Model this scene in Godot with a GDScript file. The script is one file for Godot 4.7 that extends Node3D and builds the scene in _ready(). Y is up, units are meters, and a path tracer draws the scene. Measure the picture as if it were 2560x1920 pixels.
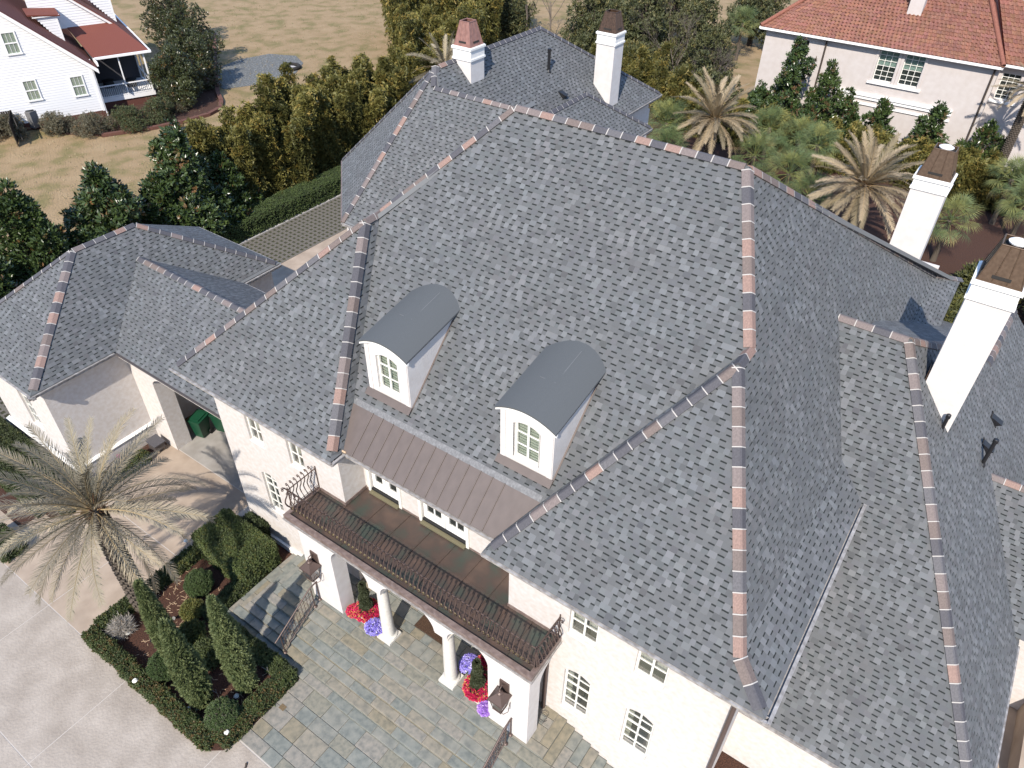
extends Node3D
# An aerial view of a slate-grey shingled mansion: x runs along its front, z towards the viewer, metres.

const CAM_POS := Vector3(0, 22.2, 0)
const E := 7.52            # height of the main eaves
var rng := RandomNumberGenerator.new()
var taken := {}
var M := {}
var cam_basis := Basis()
var shingle_bits := []     # every shingle tab: [corner points, normal, tone]
var strips                 # the courses below the tabs
var tiles := []            # every ridge tile: [a, b, n1, n2]
var planes := {}

# ---------------------------------------------------------------- mesh building
class G:
	var v := PackedVector3Array()
	var n := PackedVector3Array()
	var c := PackedColorArray()
	var col := Color(1, 1, 1)
	func tri(a: Vector3, b: Vector3, d: Vector3) -> void:      # counter-clockwise seen from outside
		var nn := (b - a).cross(d - a).normalized()
		v.push_back(a); v.push_back(d); v.push_back(b)
		n.push_back(nn); n.push_back(nn); n.push_back(nn)
		c.push_back(col); c.push_back(col); c.push_back(col)
	func quad(a: Vector3, b: Vector3, d: Vector3, e: Vector3) -> void:
		tri(a, b, d); tri(a, d, e)
	func smooth(a: Vector3, b: Vector3, d: Vector3, na: Vector3, nb: Vector3, nd: Vector3) -> void:
		v.push_back(a); v.push_back(d); v.push_back(b)
		n.push_back(na); n.push_back(nd); n.push_back(nb)
		c.push_back(col); c.push_back(col); c.push_back(col)
	func box(ctr: Vector3, size: Vector3, bs := Basis()) -> void:
		var x := bs.x * size.x * 0.5
		var y := bs.y * size.y * 0.5
		var z := bs.z * size.z * 0.5
		quad(ctr - x - y + z, ctr + x - y + z, ctr + x + y + z, ctr - x + y + z)
		quad(ctr + x - y - z, ctr - x - y - z, ctr - x + y - z, ctr + x + y - z)
		quad(ctr + x - y + z, ctr + x - y - z, ctr + x + y - z, ctr + x + y + z)
		quad(ctr - x - y - z, ctr - x - y + z, ctr - x + y + z, ctr - x + y - z)
		quad(ctr - x + y + z, ctr + x + y + z, ctr + x + y - z, ctr - x + y - z)
		quad(ctr - x - y - z, ctr + x - y - z, ctr + x - y + z, ctr - x - y + z)
	func span(a: Vector3, b: Vector3) -> void:
		box((a + b) * 0.5, (b - a).abs())
	func slab(p: Array, d: Vector3) -> void:                    # polygon p (counter-clockwise seen along -d) pulled back by -d
		var m := p.size()
		var nn := Vector3()
		for i in m: nn += (p[i] as Vector3).cross(p[(i + 1) % m])
		nn = nn.normalized()
		var ax := Vector3.UP.cross(nn)
		if ax.length() < 0.01: ax = Vector3.RIGHT
		ax = ax.normalized()
		var ay := nn.cross(ax)
		var q := PackedVector2Array()
		for i in m: q.push_back(Vector2((p[i] as Vector3).dot(ax), (p[i] as Vector3).dot(ay)))
		var t := Geometry2D.triangulate_polygon(q)
		for i in range(0, t.size(), 3):
			var a: Vector3 = p[t[i]]
			var b: Vector3 = p[t[i + 1]]
			var e: Vector3 = p[t[i + 2]]
			if (b - a).cross(e - a).dot(nn) < 0:
				var s := b; b = e; e = s
			tri(a, b, e)
			tri(a - d, e - d, b - d)
		for i in m:
			var a: Vector3 = p[i]
			var b: Vector3 = p[(i + 1) % m]
			quad(a - d, b - d, b, a)
	func tube(p: Array, r0: float, r1: float, k := 6) -> void:
		var m := p.size()
		var ring := []
		for i in m:
			var d: Vector3 = (p[mini(i + 1, m - 1)] - p[maxi(i - 1, 0)]).normalized()
			var x := d.cross(Vector3.UP if absf(d.y) < 0.9 else Vector3.RIGHT).normalized()
			var y := x.cross(d)
			var r := lerpf(r0, r1, float(i) / maxf(1, m - 1))
			var l := []
			for j in k:
				var w := x * cos(TAU * j / k) + y * sin(TAU * j / k)
				l.push_back([p[i] + w * r, w])
			ring.push_back(l)
		for i in m - 1:
			for j in k:
				var a = ring[i][j]; var b = ring[i][(j + 1) % k]
				var d = ring[i + 1][(j + 1) % k]; var e = ring[i + 1][j]
				smooth(a[0], d[0], b[0], a[1], d[1], b[1])
				smooth(a[0], e[0], d[0], a[1], e[1], d[1])
		for j in range(1, k - 1):
			tri(ring[m - 1][0][0], ring[m - 1][j + 1][0], ring[m - 1][j][0])
	func lathe(prof: Array, at: Vector3, k := 20) -> void:      # prof: [radius, height] from bottom to top
		for i in prof.size() - 1:
			var a: Vector2 = prof[i]
			var b: Vector2 = prof[i + 1]
			var sl := Vector2(b.y - a.y, a.x - b.x).normalized()
			for j in k:
				var t0 := TAU * j / k
				var t1 := TAU * (j + 1) / k
				var d0 := Vector3(cos(t0), 0, -sin(t0))
				var d1 := Vector3(cos(t1), 0, -sin(t1))
				var n0 := d0 * sl.x + Vector3.UP * sl.y
				var n1 := d1 * sl.x + Vector3.UP * sl.y
				var p0 := at + d0 * a.x + Vector3.UP * a.y
				var p1 := at + d1 * a.x + Vector3.UP * a.y
				var p2 := at + d1 * b.x + Vector3.UP * b.y
				var p3 := at + d0 * b.x + Vector3.UP * b.y
				smooth(p0, p1, p2, n0, n1, n1)
				smooth(p0, p2, p3, n0, n1, n0)
	func mesh() -> ArrayMesh:
		var a := []
		a.resize(Mesh.ARRAY_MAX)
		a[Mesh.ARRAY_VERTEX] = v
		a[Mesh.ARRAY_NORMAL] = n
		a[Mesh.ARRAY_COLOR] = c
		var m := ArrayMesh.new()
		m.add_surface_from_arrays(Mesh.PRIMITIVE_TRIANGLES, a)
		return m

# ---------------------------------------------------------------- naming, tagging
func numbered(parent: Node, called: String) -> String:
	var key := str(parent.get_instance_id()) + called
	var k: int = taken.get(key, 0)
	taken[key] = k + 1
	return called if k == 0 else "%s_%03d" % [called, k]

func tag(o: Node3D, label: String, category := "", group := "") -> Node3D:
	o.set_meta("label", label)
	if category: o.set_meta("category", category)
	if group: o.set_meta("group", group)
	return o

func thing(called: String, label: String, category: String, at := Vector3.ZERO, turn := 0.0, group := "") -> Node3D:
	var o := Node3D.new()
	o.name = numbered(self, called)
	add_child(o, true)
	o.position = at
	o.rotation.y = turn
	tag(o, label, category, group)
	return o

func part(parent: Node3D, called: String, mesh: Mesh, mat: Material, at := Transform3D()) -> MeshInstance3D:
	var o := MeshInstance3D.new()
	o.name = numbered(parent, called)
	o.mesh = mesh
	o.material_override = mat
	o.transform = at
	parent.add_child(o, true)
	return o

func struct(called: String, mesh: Mesh, mat: Material, label := "") -> MeshInstance3D:
	var o := part(self, called, mesh, mat)
	o.set_meta("kind", "structure")
	if label: o.set_meta("label", label)
	return o

func stuff(o: Node3D) -> Node3D:
	o.set_meta("kind", "stuff")
	return o

func dup(o: Node3D, called: String, label: String, at: Vector3, turn := 0.0, size := 1.0) -> Node3D:
	var r: Node3D = o.duplicate()
	r.name = numbered(self, called)
	add_child(r, true)
	r.position = at
	r.rotation.y = turn
	r.scale = Vector3.ONE * size
	r.set_meta("label", label)
	return r

func V(x: float, y: float, z: float) -> Vector3: return Vector3(x, y, z)
func rf(a: float, b: float) -> float: return rng.randf_range(a, b)
func ball() -> Vector3:
	return Vector3(rng.randfn(), rng.randfn(), rng.randfn()).normalized()

# ---------------------------------------------------------------- materials
func tex(freq: float, lo: Color, hi: Color, type := FastNoiseLite.TYPE_SIMPLEX_SMOOTH, oct := 4, size := 512, sd := 1, mid = null) -> NoiseTexture2D:
	var f := FastNoiseLite.new()
	f.noise_type = type
	f.frequency = freq
	f.fractal_octaves = oct
	f.seed = sd
	var t := NoiseTexture2D.new()
	t.width = size; t.height = size
	t.seamless = true
	t.noise = f
	var g := Gradient.new()
	g.set_color(0, lo); g.set_color(1, hi)
	if mid != null: g.add_point(0.5, mid)
	t.color_ramp = g
	return t

func gray(a: float, b: float) -> Array: return [Color(a, a, a), Color(b, b, b)]

func mat(called: String, r: float, g: float, b: float, rough := 0.8, t: Texture2D = null, metres := 2.0) -> StandardMaterial3D:
	var m := StandardMaterial3D.new()
	m.resource_name = called
	m.albedo_color = Color(r, g, b).linear_to_srgb()
	m.roughness = rough
	if t:
		m.albedo_texture = t
		m.uv1_triplanar = true
		m.uv1_world_triplanar = true
		m.uv1_scale = Vector3.ONE / metres
	M[called] = m
	return m

func relief(m: StandardMaterial3D, freq: float, strength: float, sd := 5, oct := 4) -> void:
	var f := FastNoiseLite.new()
	f.frequency = freq; f.fractal_octaves = oct; f.seed = sd
	var t := NoiseTexture2D.new()
	t.width = 512; t.height = 512; t.seamless = true
	t.as_normal_map = true
	t.bump_strength = strength
	t.noise = f
	m.normal_enabled = true
	m.normal_texture = t

func tinted(m: StandardMaterial3D) -> StandardMaterial3D:
	m.vertex_color_use_as_albedo = true
	return m

func leafy(m: StandardMaterial3D, k := 0.35) -> StandardMaterial3D:
	m.vertex_color_use_as_albedo = true
	m.cull_mode = BaseMaterial3D.CULL_DISABLED
	m.backlight_enabled = true
	m.backlight = Color(k, k * 1.05, k * 0.5)
	return m

func make_materials() -> void:
	var w := tex(0.012, Color(0.95, 0.94, 0.93), Color(1, 1, 1), FastNoiseLite.TYPE_SIMPLEX_SMOOTH, 5, 512, 3)
	relief(mat("stucco", 0.64, 0.615, 0.60, 0.85, w, 3.0), 0.06, 0.5)
	# whitewashed brick: a faint wash of tan over white, the courses felt as relief
	var wb := tex(0.02, Color(0.93, 0.905, 0.875), Color(1, 1, 1), FastNoiseLite.TYPE_SIMPLEX_SMOOTH, 5, 512, 8)
	var brick := mat("washed_brick", 0.60, 0.575, 0.56, 0.9, wb, 2.4)
	brick.normal_enabled = true
	brick.normal_texture = brick_relief()
	brick.normal_scale = 0.5
	mat("white_paint", 0.78, 0.77, 0.74, 0.5)
	mat("trim", 0.72, 0.71, 0.66, 0.5)
	mat("far_stucco", 0.52, 0.48, 0.465, 0.9, w, 4.0)
	var gr := tex(0.16, Color(0.80, 0.80, 0.80), Color(1, 1, 1), FastNoiseLite.TYPE_SIMPLEX, 3, 512, 4)
	var sh := tinted(mat("shingle", 1, 1, 1, 0.95, gr, 0.6))
	relief(sh, 0.2, 1.5)
	mat("roof_felt", 0.14, 0.145, 0.15, 0.95)
	var cap := mat("cap_sheet", 0.112, 0.121, 0.127, 0.95, tex(0.25, Color(0.72, 0.72, 0.72), Color(1, 1, 1), FastNoiseLite.TYPE_SIMPLEX, 3, 512, 6), 0.9)
	relief(cap, 0.25, 1.2)
	for t in [["tile_slate", 0.085, 0.082, 0.093], ["tile_brown", 0.175, 0.135, 0.12], ["tile_rose", 0.30, 0.195, 0.16], ["tile_taupe", 0.205, 0.165, 0.155], ["tile_ash", 0.125, 0.12, 0.128]]:
		mat(t[0], t[1], t[2], t[3], 0.75, tex(0.05, Color(0.78, 0.78, 0.78), Color(1, 1, 1), FastNoiseLite.TYPE_SIMPLEX, 4, 256, 7), 0.8)
	mat("mortar", 0.40, 0.375, 0.35, 0.9)
	mat("gutter", 0.40, 0.385, 0.375, 0.5, tex(0.02, Color(0.7, 0.68, 0.66), Color(1, 1, 1), FastNoiseLite.TYPE_SIMPLEX, 4, 256, 9), 1.4).metallic = 0.0
	mat("gutter_dark", 0.07, 0.06, 0.058, 0.5)
	var mr := mat("bronze_roof", 0.125, 0.099, 0.088, 0.5, tex(0.02, Color(0.93, 0.93, 0.93), Color(1, 1, 1), FastNoiseLite.TYPE_SIMPLEX, 4, 256, 10), 2.0)
	mr.metallic = 0.1
	mat("lead", 0.21, 0.21, 0.215, 0.6, tex(0.03, Color(0.7, 0.7, 0.7), Color(1, 1, 1), FastNoiseLite.TYPE_SIMPLEX, 4, 256, 11), 0.8)
	var cu := tex(0.006, Color(0.62, 0.80, 0.74), Color(1.0, 0.86, 0.78), FastNoiseLite.TYPE_SIMPLEX_SMOOTH, 6, 1024, 21, Color(0.80, 0.72, 0.68))
	mat("copper_deck", 0.098, 0.088, 0.083, 0.45, cu, 6.0).metallic = 0.0
	mat("copper_edge", 0.22, 0.168, 0.15, 0.5, tex(0.02, Color(0.75, 0.72, 0.7), Color(1, 1, 1), FastNoiseLite.TYPE_SIMPLEX, 4, 256, 22), 1.5).metallic = 0.0
	mat("copper_new", 0.37, 0.195, 0.16, 0.42, tex(0.02, Color(0.8, 0.8, 0.8), Color(1, 1, 1), FastNoiseLite.TYPE_SIMPLEX, 4, 256, 12), 1.5).metallic = 0.25
	mat("copper_brown", 0.125, 0.075, 0.05, 0.4, tex(0.03, Color(0.6, 0.6, 0.6), Color(1, 1, 1), FastNoiseLite.TYPE_SIMPLEX, 4, 256, 13), 1.0).metallic = 0.25
	mat("copper_patched", 0.15, 0.10, 0.065, 0.38, tex(0.05, Color(0.75, 0.72, 0.7), Color(1, 1, 1), FastNoiseLite.TYPE_CELLULAR, 3, 256, 14), 1.2).metallic = 0.25
	mat("bronze_iron", 0.10, 0.068, 0.058, 0.45).metallic = 0.3
	mat("bronze_pale", 0.30, 0.24, 0.13, 0.5).metallic = 0.3
	mat("black_pipe", 0.012, 0.012, 0.014, 0.45)
	mat("dark", 0.01, 0.01, 0.011, 0.7)
	mat("soot", 0.02, 0.018, 0.016, 0.9)
	var gl := mat("glass", 0.05, 0.07, 0.065, 0.03)
	gl.transparency = BaseMaterial3D.TRANSPARENCY_ALPHA
	gl.albedo_color.a = 0.18
	gl.metallic_specular = 0.7
	mat("curtain", 0.55, 0.57, 0.47, 0.9)
	mat("blind", 0.52, 0.60, 0.47, 0.9)
	mat("green_blind", 0.42, 0.60, 0.52, 0.8)
	mat("room", 0.03, 0.032, 0.028, 0.9)
	mat("olive_sill", 0.14, 0.125, 0.075, 0.8)
	var st := [[0.35, 0.36, 0.34], [0.32, 0.345, 0.335], [0.385, 0.36, 0.31], [0.37, 0.335, 0.26], [0.30, 0.325, 0.315], [0.385, 0.37, 0.345], [0.345, 0.34, 0.295]]
	for i in st.size():
		var sm := mat("stone_%d" % i, st[i][0] * 0.70, st[i][1] * 0.70, st[i][2] * 0.70, 0.75, tex(0.014 + 0.003 * i, Color(0.74, 0.75, 0.74), Color(1, 0.97, 0.93), FastNoiseLite.TYPE_SIMPLEX_SMOOTH, 5, 512, 30 + i, Color(0.90, 0.89, 0.86)), 3.2)
		relief(sm, 0.03, 0.5, 40 + i)
	mat("stone_bed", 0.30, 0.28, 0.25, 0.9)
	var cc := tex(0.006, Color(0.86, 0.85, 0.84), Color(1, 1, 1), FastNoiseLite.TYPE_SIMPLEX_SMOOTH, 6, 1024, 51)
	relief(mat("concrete", 0.385, 0.335, 0.285, 0.9, cc, 7.0), 0.12, 0.7)
	mat("concrete_grey", 0.33, 0.31, 0.285, 0.9, cc, 5.0)
	mat("concrete_warm", 0.40, 0.32, 0.25, 0.9, cc, 6.0)
	mat("joint", 0.44, 0.40, 0.36, 0.9)
	var mu := tex(0.06, Color(0.35, 0.33, 0.32), Color(1, 1, 1), FastNoiseLite.TYPE_SIMPLEX, 5, 512, 52)
	relief(mat("mulch", 0.13, 0.056, 0.034, 1.0, mu, 1.6), 0.12, 4.0)
	mat("straw_bit", 0.48, 0.34, 0.22, 0.9)
	var lw := tex(0.010, Color(0.70, 0.74, 0.56), Color(1.0, 0.97, 0.93), FastNoiseLite.TYPE_SIMPLEX_SMOOTH, 7, 1024, 53, Color(0.93, 0.89, 0.83))
	relief(mat("lawn", 0.30, 0.228, 0.14, 1.0, lw, 26.0), 0.35, 1.5)
	mat("clay", 0.25, 0.255, 0.245, 0.95, tex(0.045, Color(0.45, 0.45, 0.45), Color(1, 1, 1), FastNoiseLite.TYPE_CELLULAR, 4, 512, 54), 4.0)
	mat("paver", 0.27, 0.25, 0.21, 0.95, mu, 0.9)
	mat("turf", 0.085, 0.095, 0.04, 1.0, mu, 0.7)
	mat("red_kerb", 0.27, 0.12, 0.085, 0.9, mu, 0.7)
	mat("red_brick", 0.23, 0.085, 0.062, 0.9, mu, 0.6)
	relief(mat("red_shingle", 0.20, 0.055, 0.036, 0.95, gr, 0.8), 0.2, 2.0)
	var rt := tex(0.03, Color(0.68, 0.66, 0.64), Color(1, 1, 1), FastNoiseLite.TYPE_SIMPLEX, 5, 512, 55)
	tinted(mat("clay_tile", 1, 1, 1, 0.85, rt, 2.2))
	mat("siding", 0.74, 0.74, 0.75, 0.55)
	mat("white_trim", 0.80, 0.79, 0.78, 0.5)
	mat("weathered_wood", 0.095, 0.08, 0.068, 0.95, mu, 0.8)
	mat("bin_green", 0.006, 0.05, 0.024, 0.42)
	mat("rubber", 0.015, 0.015, 0.015, 0.7)
	mat("white_stone", 0.66, 0.64, 0.60, 0.7, tex(0.02, Color(0.90, 0.89, 0.87), Color(1, 1, 1), FastNoiseLite.TYPE_SIMPLEX, 6, 256, 56), 0.9)
	mat("pot_clay", 0.33, 0.24, 0.13, 0.85, mu, 0.5)
	mat("mat_fibre", 0.17, 0.11, 0.07, 1.0, tex(0.09, Color(0.25, 0.2, 0.18), Color(1, 0.95, 0.9), FastNoiseLite.TYPE_CELLULAR, 2, 256, 57), 0.5)
	mat("purple", 0.28, 0.12, 0.20, 0.4)
	leafy(mat("leaf_gloss", 1, 1, 1, 0.30), 0.12)
	leafy(mat("leaf", 1, 1, 1, 0.62), 0.25)
	leafy(mat("frond", 1, 1, 1, 0.75), 0.25)
	leafy(mat("petal", 1, 1, 1, 0.6), 0.4)
	mat("bark", 0.13, 0.10, 0.08, 0.95, mu, 0.5)
	mat("pale_bark", 0.34, 0.29, 0.25, 0.95, mu, 0.5)
	mat("palm_bark", 0.20, 0.165, 0.13, 0.95, mu, 0.6)
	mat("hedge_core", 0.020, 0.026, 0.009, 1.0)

func brick_relief() -> ImageTexture:
	var im := Image.create(512, 512, false, Image.FORMAT_L8)
	var r := RandomNumberGenerator.new()
	r.seed = 12
	im.fill(Color(0.35, 0.35, 0.35))
	var rows := 30
	for k in rows:
		var y0 := int(512.0 * k / rows)
		var y1 := int(512.0 * (k + 1) / rows) - 2
		for j in range(0, 11):
			var x0 := int(512.0 * (j + 0.5 * (k % 2)) / 11.0)
			var x1 := int(512.0 * (j + 1 + 0.5 * (k % 2)) / 11.0) - 2
			var q := r.randf_range(0.6, 0.95)
			im.fill_rect(Rect2i(maxi(x0, 0), y0, mini(x1, 512) - maxi(x0, 0), y1 - y0).intersection(Rect2i(0, 0, 512, 512)), Color(q, q, q))
	im.bump_map_to_normal_map(3.0)
	return ImageTexture.create_from_image(im)

# ---------------------------------------------------------------- roofs
func normal_of(p: Array) -> Vector3:
	var nn := Vector3()
	for i in p.size(): nn += (p[i] as Vector3).cross(p[(i + 1) % p.size()])
	nn = nn.normalized()
	return nn if nn.y > 0 else -nn

func project(p: Vector3) -> Vector3:      # where a point falls in a 2560 x 1920 picture, and its depth
	var q := cam_basis.inverse() * (p - CAM_POS)
	return Vector3(1280 - 1850.59 * q.x / q.z, 960 + 1850.59 * q.y / q.z, -q.z)

func span_at(q: PackedVector2Array, y: float) -> Vector2:
	var lo := INF
	var hi := -INF
	for i in q.size():
		var a := q[i]
		var b := q[(i + 1) % q.size()]
		if (a.y <= y and b.y >= y) or (b.y <= y and a.y >= y):
			var t := 0.0 if absf(b.y - a.y) < 1e-6 else (y - a.y) / (b.y - a.y)
			var x := lerpf(a.x, b.x, t)
			lo = minf(lo, x); hi = maxf(hi, x)
			if absf(b.y - a.y) < 1e-6:
				lo = minf(lo, b.x); hi = maxf(hi, b.x)
	return Vector2(lo, hi)

# One plane of shingles: a solid roof deck, its courses, and the tabs that lie on them
func roof_plane(root: Node3D, called: String, p: Array, shingled := true) -> void:
	var nn := normal_of(p)
	var ccw := Vector3()
	for i in p.size(): ccw += (p[i] as Vector3).cross(p[(i + 1) % p.size()])
	if ccw.dot(nn) < 0: p.reverse()
	var mid := Vector3()
	for q in p: mid += q / p.size()
	for i in p.size(): p[i] = p[i] - nn * (p[i] - mid).dot(nn)      # a truly flat deck
	planes[called] = nn
	if not shingled:
		for i in p.size(): p[i] = p[i] - nn * 0.07
	var g := G.new()
	g.slab(p, nn * 0.12)
	part(root, "roof", g.mesh(), M.roof_felt)
	if not shingled: return
	var h := Vector3.UP.cross(nn).normalized()
	var s := nn.cross(h)
	var o: Vector3 = p[0]
	for q in p:
		if q.y < o.y: o = q
	var poly := PackedVector2Array()
	var vmax := 0.0
	for q in p:
		var d: Vector3 = q - o
		poly.push_back(Vector2(d.dot(h), d.dot(s)))
		vmax = maxf(vmax, d.dot(s))
	var ex := 0.143
	var k := 0
	var f := FastNoiseLite.new()
	f.frequency = 0.5
	f.seed = 77
	while k * ex < vmax - 0.03:
		var v0 := maxf(k * ex, 0.002)
		var v1 := minf((k + 1) * ex, vmax - 0.002)
		k += 1
		var s0 := span_at(poly, v0)
		var s1 := span_at(poly, v1)
		if s0.y - s0.x < 0.05: continue
		var at := func(u: float, v: float, w: float) -> Vector3: return o + h * u + s * v + nn * w
		# the course itself: its lower edge stands proud of the course below
		var tone := 0.128 * rf(0.96, 1.04)
		strips.col = Color(tone * 0.99, tone * 1.03, tone * 1.06)
		strips.quad(at.call(s0.x, v0, 0.009), at.call(s0.y, v0, 0.009), at.call(s1.y, v1, 0.002), at.call(s1.x, v1, 0.002))
		strips.quad(at.call(s0.x, v0, 0.0), at.call(s0.y, v0, 0.0), at.call(s0.y, v0, 0.009), at.call(s0.x, v0, 0.009))
		var u := s0.x - rf(0.0, 0.2)
		while u < s0.y:
			var gap := rf(0.105, 0.175)
			# the printed shadow band of the under-layer, seen between two tabs
			var d0 := v1 - 0.037
			var c0 := clampf(u, s1.x, s1.y)
			var c1 := clampf(u + gap, s1.x, s1.y)
			if c1 - c0 > 0.03:
				strips.col = Color(0.019, 0.021, 0.023)
				strips.quad(at.call(c0, d0, 0.0055), at.call(c1, d0, 0.0055), at.call(c1, v1 - 0.002, 0.0045), at.call(c0, v1 - 0.002, 0.0045))
			u += gap
			var n_tab := 1 if rng.randf() < 0.86 else 2
			for j in n_tab:
				var wd := rf(0.115, 0.19)
				var a0 := clampf(u, s0.x, s0.y)
				var a1 := clampf(u + wd, s0.x, s0.y)
				var b0 := clampf(u, s1.x, s1.y)
				var b1 := clampf(u + wd, s1.x, s1.y)
				if a1 - a0 > 0.02 and b1 - b0 > 0.02:
					var z := rng.randf()
					var t := rf(0.150, 0.172)
					if z < 0.5: t = rf(0.172, 0.225)
					elif z > 0.92: t = rf(0.118, 0.138)
					var world: Vector3 = at.call(u, v0, 0)
					t *= 0.83 * (1.0 + 0.16 * f.get_noise_3d(world.x, world.y, world.z))
					var warm := 0.5 + 0.5 * f.get_noise_3d(world.z * 0.7, world.x * 0.7, world.y)
					shingle_bits.push_back([at.call(a0, v0, 0.0145), at.call(a1, v0, 0.0145), at.call(b1, v1, 0.006), at.call(b0, v1, 0.006), nn, Color(t * lerpf(0.95, 1.01, warm), t * lerpf(1.02, 1.0, warm), t * lerpf(1.08, 1.02, warm)), z])
				u += wd

func add_tab(g: G, b: Array) -> void:
	var d: Vector3 = b[4] * 0.007
	g.col = b[5]
	g.quad(b[0], b[1], b[2], b[3])
	g.quad(b[0] - d, b[1] - d, b[1], b[0])
	g.quad(b[1] - d, b[2] - d, b[2], b[1])
	g.quad(b[3] - d, b[0] - d, b[0], b[3])

func lay_shingles(root: Node3D) -> void:
	stuff(part(root, "shingle_courses", strips.mesh(), M.shingle))
	for b in shingle_bits:
		var m: Vector3 = (b[0] + b[2]) * 0.5
		var q := project(m)
		var seen := q.x > 0 and q.x < 2560 and q.y > 0 and q.y < 1920
		b.push_back((b[4] as Vector3).dot((CAM_POS - m).normalized()) / (q.z * q.z) * ((b[1] - b[0]) as Vector3).length() if seen else 0.0)
	shingle_bits.sort_custom(func(a, b): return a[7] > b[7])
	for i in mini(300, shingle_bits.size()):
		var g := G.new()
		add_tab(g, shingle_bits[i])
		part(root, "shingle", g.mesh(), M.shingle)
	var rest := G.new()
	for i in range(300, shingle_bits.size()): add_tab(rest, shingle_bits[i])
	stuff(part(root, "shingles", rest.mesh(), M.shingle))

func ridge(a: Vector3, b: Vector3, p1: String, p2: String, start := 0.0, stop := 0.0) -> void:
	var l := (b - a).length()
	var d := (b - a) / l
	var n := maxi(1, roundi((l - start - stop) / 0.43))
	for i in n:
		tiles.push_back([a + d * (start + (l - start - stop) * i / n), a + d * (start + (l - start - stop) * (i + 1) / n), planes[p1], planes[p2]])

func tile_shape(g: G, jt: G, t: Array) -> void:
	var d := ((t[1] - t[0]) as Vector3).normalized()
	var up: Vector3 = (t[2] + t[3]).normalized()
	var s := []
	for n in [t[2], t[3]]:
		var e := d.cross(n).normalized()
		if e.dot(up) > 0: e = -e
		if absf(e.dot(up)) < 0.02 and s.size() == 1 and e.dot(s[0]) > 0: e = -e
		s.push_back(e)
	var a: Vector3 = t[0] + d * 0.014
	var b: Vector3 = t[1] - d * 0.014
	var lift := 0.062
	var w := 0.155
	var pts := []
	for p in [a, b]:
		pts.push_back([p + s[0] * w + t[2] * 0.012, p + s[0] * w + t[2] * 0.05, p + s[0] * 0.03 + up * lift, p + s[1] * 0.03 + up * lift, p + s[1] * w + t[3] * 0.05, p + s[1] * w + t[3] * 0.012])
	var flip: bool = (s[0] as Vector3).cross(d).dot(up) < 0
	for i in 5:
		var q := [pts[0][i], pts[0][i + 1], pts[1][i + 1], pts[1][i]]
		if flip: q.reverse()
		g.quad(q[0], q[1], q[2], q[3])
	for e in 2:
		for i in range(1, 5):
			if (e == 0) != flip: g.tri(pts[e][0], pts[e][i + 1], pts[e][i])
			else: g.tri(pts[e][0], pts[e][i], pts[e][i + 1])
	var q0 := []
	for p in [a - d * 0.024, a + d * 0.002]:
		q0.push_back([p + s[0] * 0.16 + t[2] * 0.012, p + s[0] * 0.16 + t[2] * 0.055, p + s[0] * 0.03 + up * 0.068, p + s[1] * 0.03 + up * 0.068, p + s[1] * 0.16 + t[3] * 0.055, p + s[1] * 0.16 + t[3] * 0.012])
	for i in 5: jt.quad(q0[0][i], q0[0][i + 1], q0[1][i + 1], q0[1][i])

func lay_ridges(root: Node3D) -> void:
	for t in tiles:
		var q := project((t[0] + t[1]) * 0.5)
		t.push_back(1.0 / q.z if q.x > -60 and q.x < 2620 and q.y > -60 and q.y < 1980 else 0.0)
	tiles.sort_custom(func(a, b): return a[4] > b[4])
	var jt := G.new()
	var kinds := ["tile_slate", "tile_brown", "tile_rose", "tile_taupe", "tile_ash"]
	var rest := G.new()
	for i in tiles.size():
		var z := rng.randf()
		var k: String = kinds[0] if z < 0.37 else kinds[1] if z < 0.52 else kinds[2] if z < 0.68 else kinds[3] if z < 0.86 else kinds[4]
		if i < 290 and tiles[i][4] > 0.0:
			var g := G.new()
			tile_shape(g, jt, tiles[i])
			part(root, "ridge_tile", g.mesh(), M[k])
		else: tile_shape(rest, jt, tiles[i])
	if rest.v.size() > 0: stuff(part(root, "ridge_tiles", rest.mesh(), M.tile_slate))
	stuff(part(root, "mortar_joints", jt.mesh(), M.mortar))

# an open half-box gutter hung along an eave; out points away from the house
func gutter(root: Node3D, a: Vector3, b: Vector3, out: Vector3, m: Material, drop := 0.03, shift := -0.11) -> void:
	var g := G.new()
	var d := (b - a).normalized()
	var l := (b - a).length()
	var bs := Basis(d, Vector3.UP, d.cross(Vector3.UP))
	var c := (a + b) * 0.5 + Vector3.DOWN * drop + out * shift
	g.box(c + out * 0.065 + Vector3.DOWN * 0.11, Vector3(l, 0.02, 0.13), bs)
	g.box(c + out * 0.125 + Vector3.DOWN * 0.05, Vector3(l, 0.10, 0.02), bs)
	g.box(c + out * 0.13 + Vector3.DOWN * 0.004, Vector3(l, 0.03, 0.075), bs)
	g.box(c + Vector3.DOWN * 0.06, Vector3(l, 0.12, 0.02), bs)
	g.box(a + out * (0.065 + shift) + Vector3.DOWN * (0.06 + drop), Vector3(0.015, 0.1, 0.11), bs)
	g.box(b + out * (0.065 + shift) + Vector3.DOWN * (0.06 + drop), Vector3(0.015, 0.1, 0.11), bs)
	part(root, "gutter", g.mesh(), m)

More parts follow.
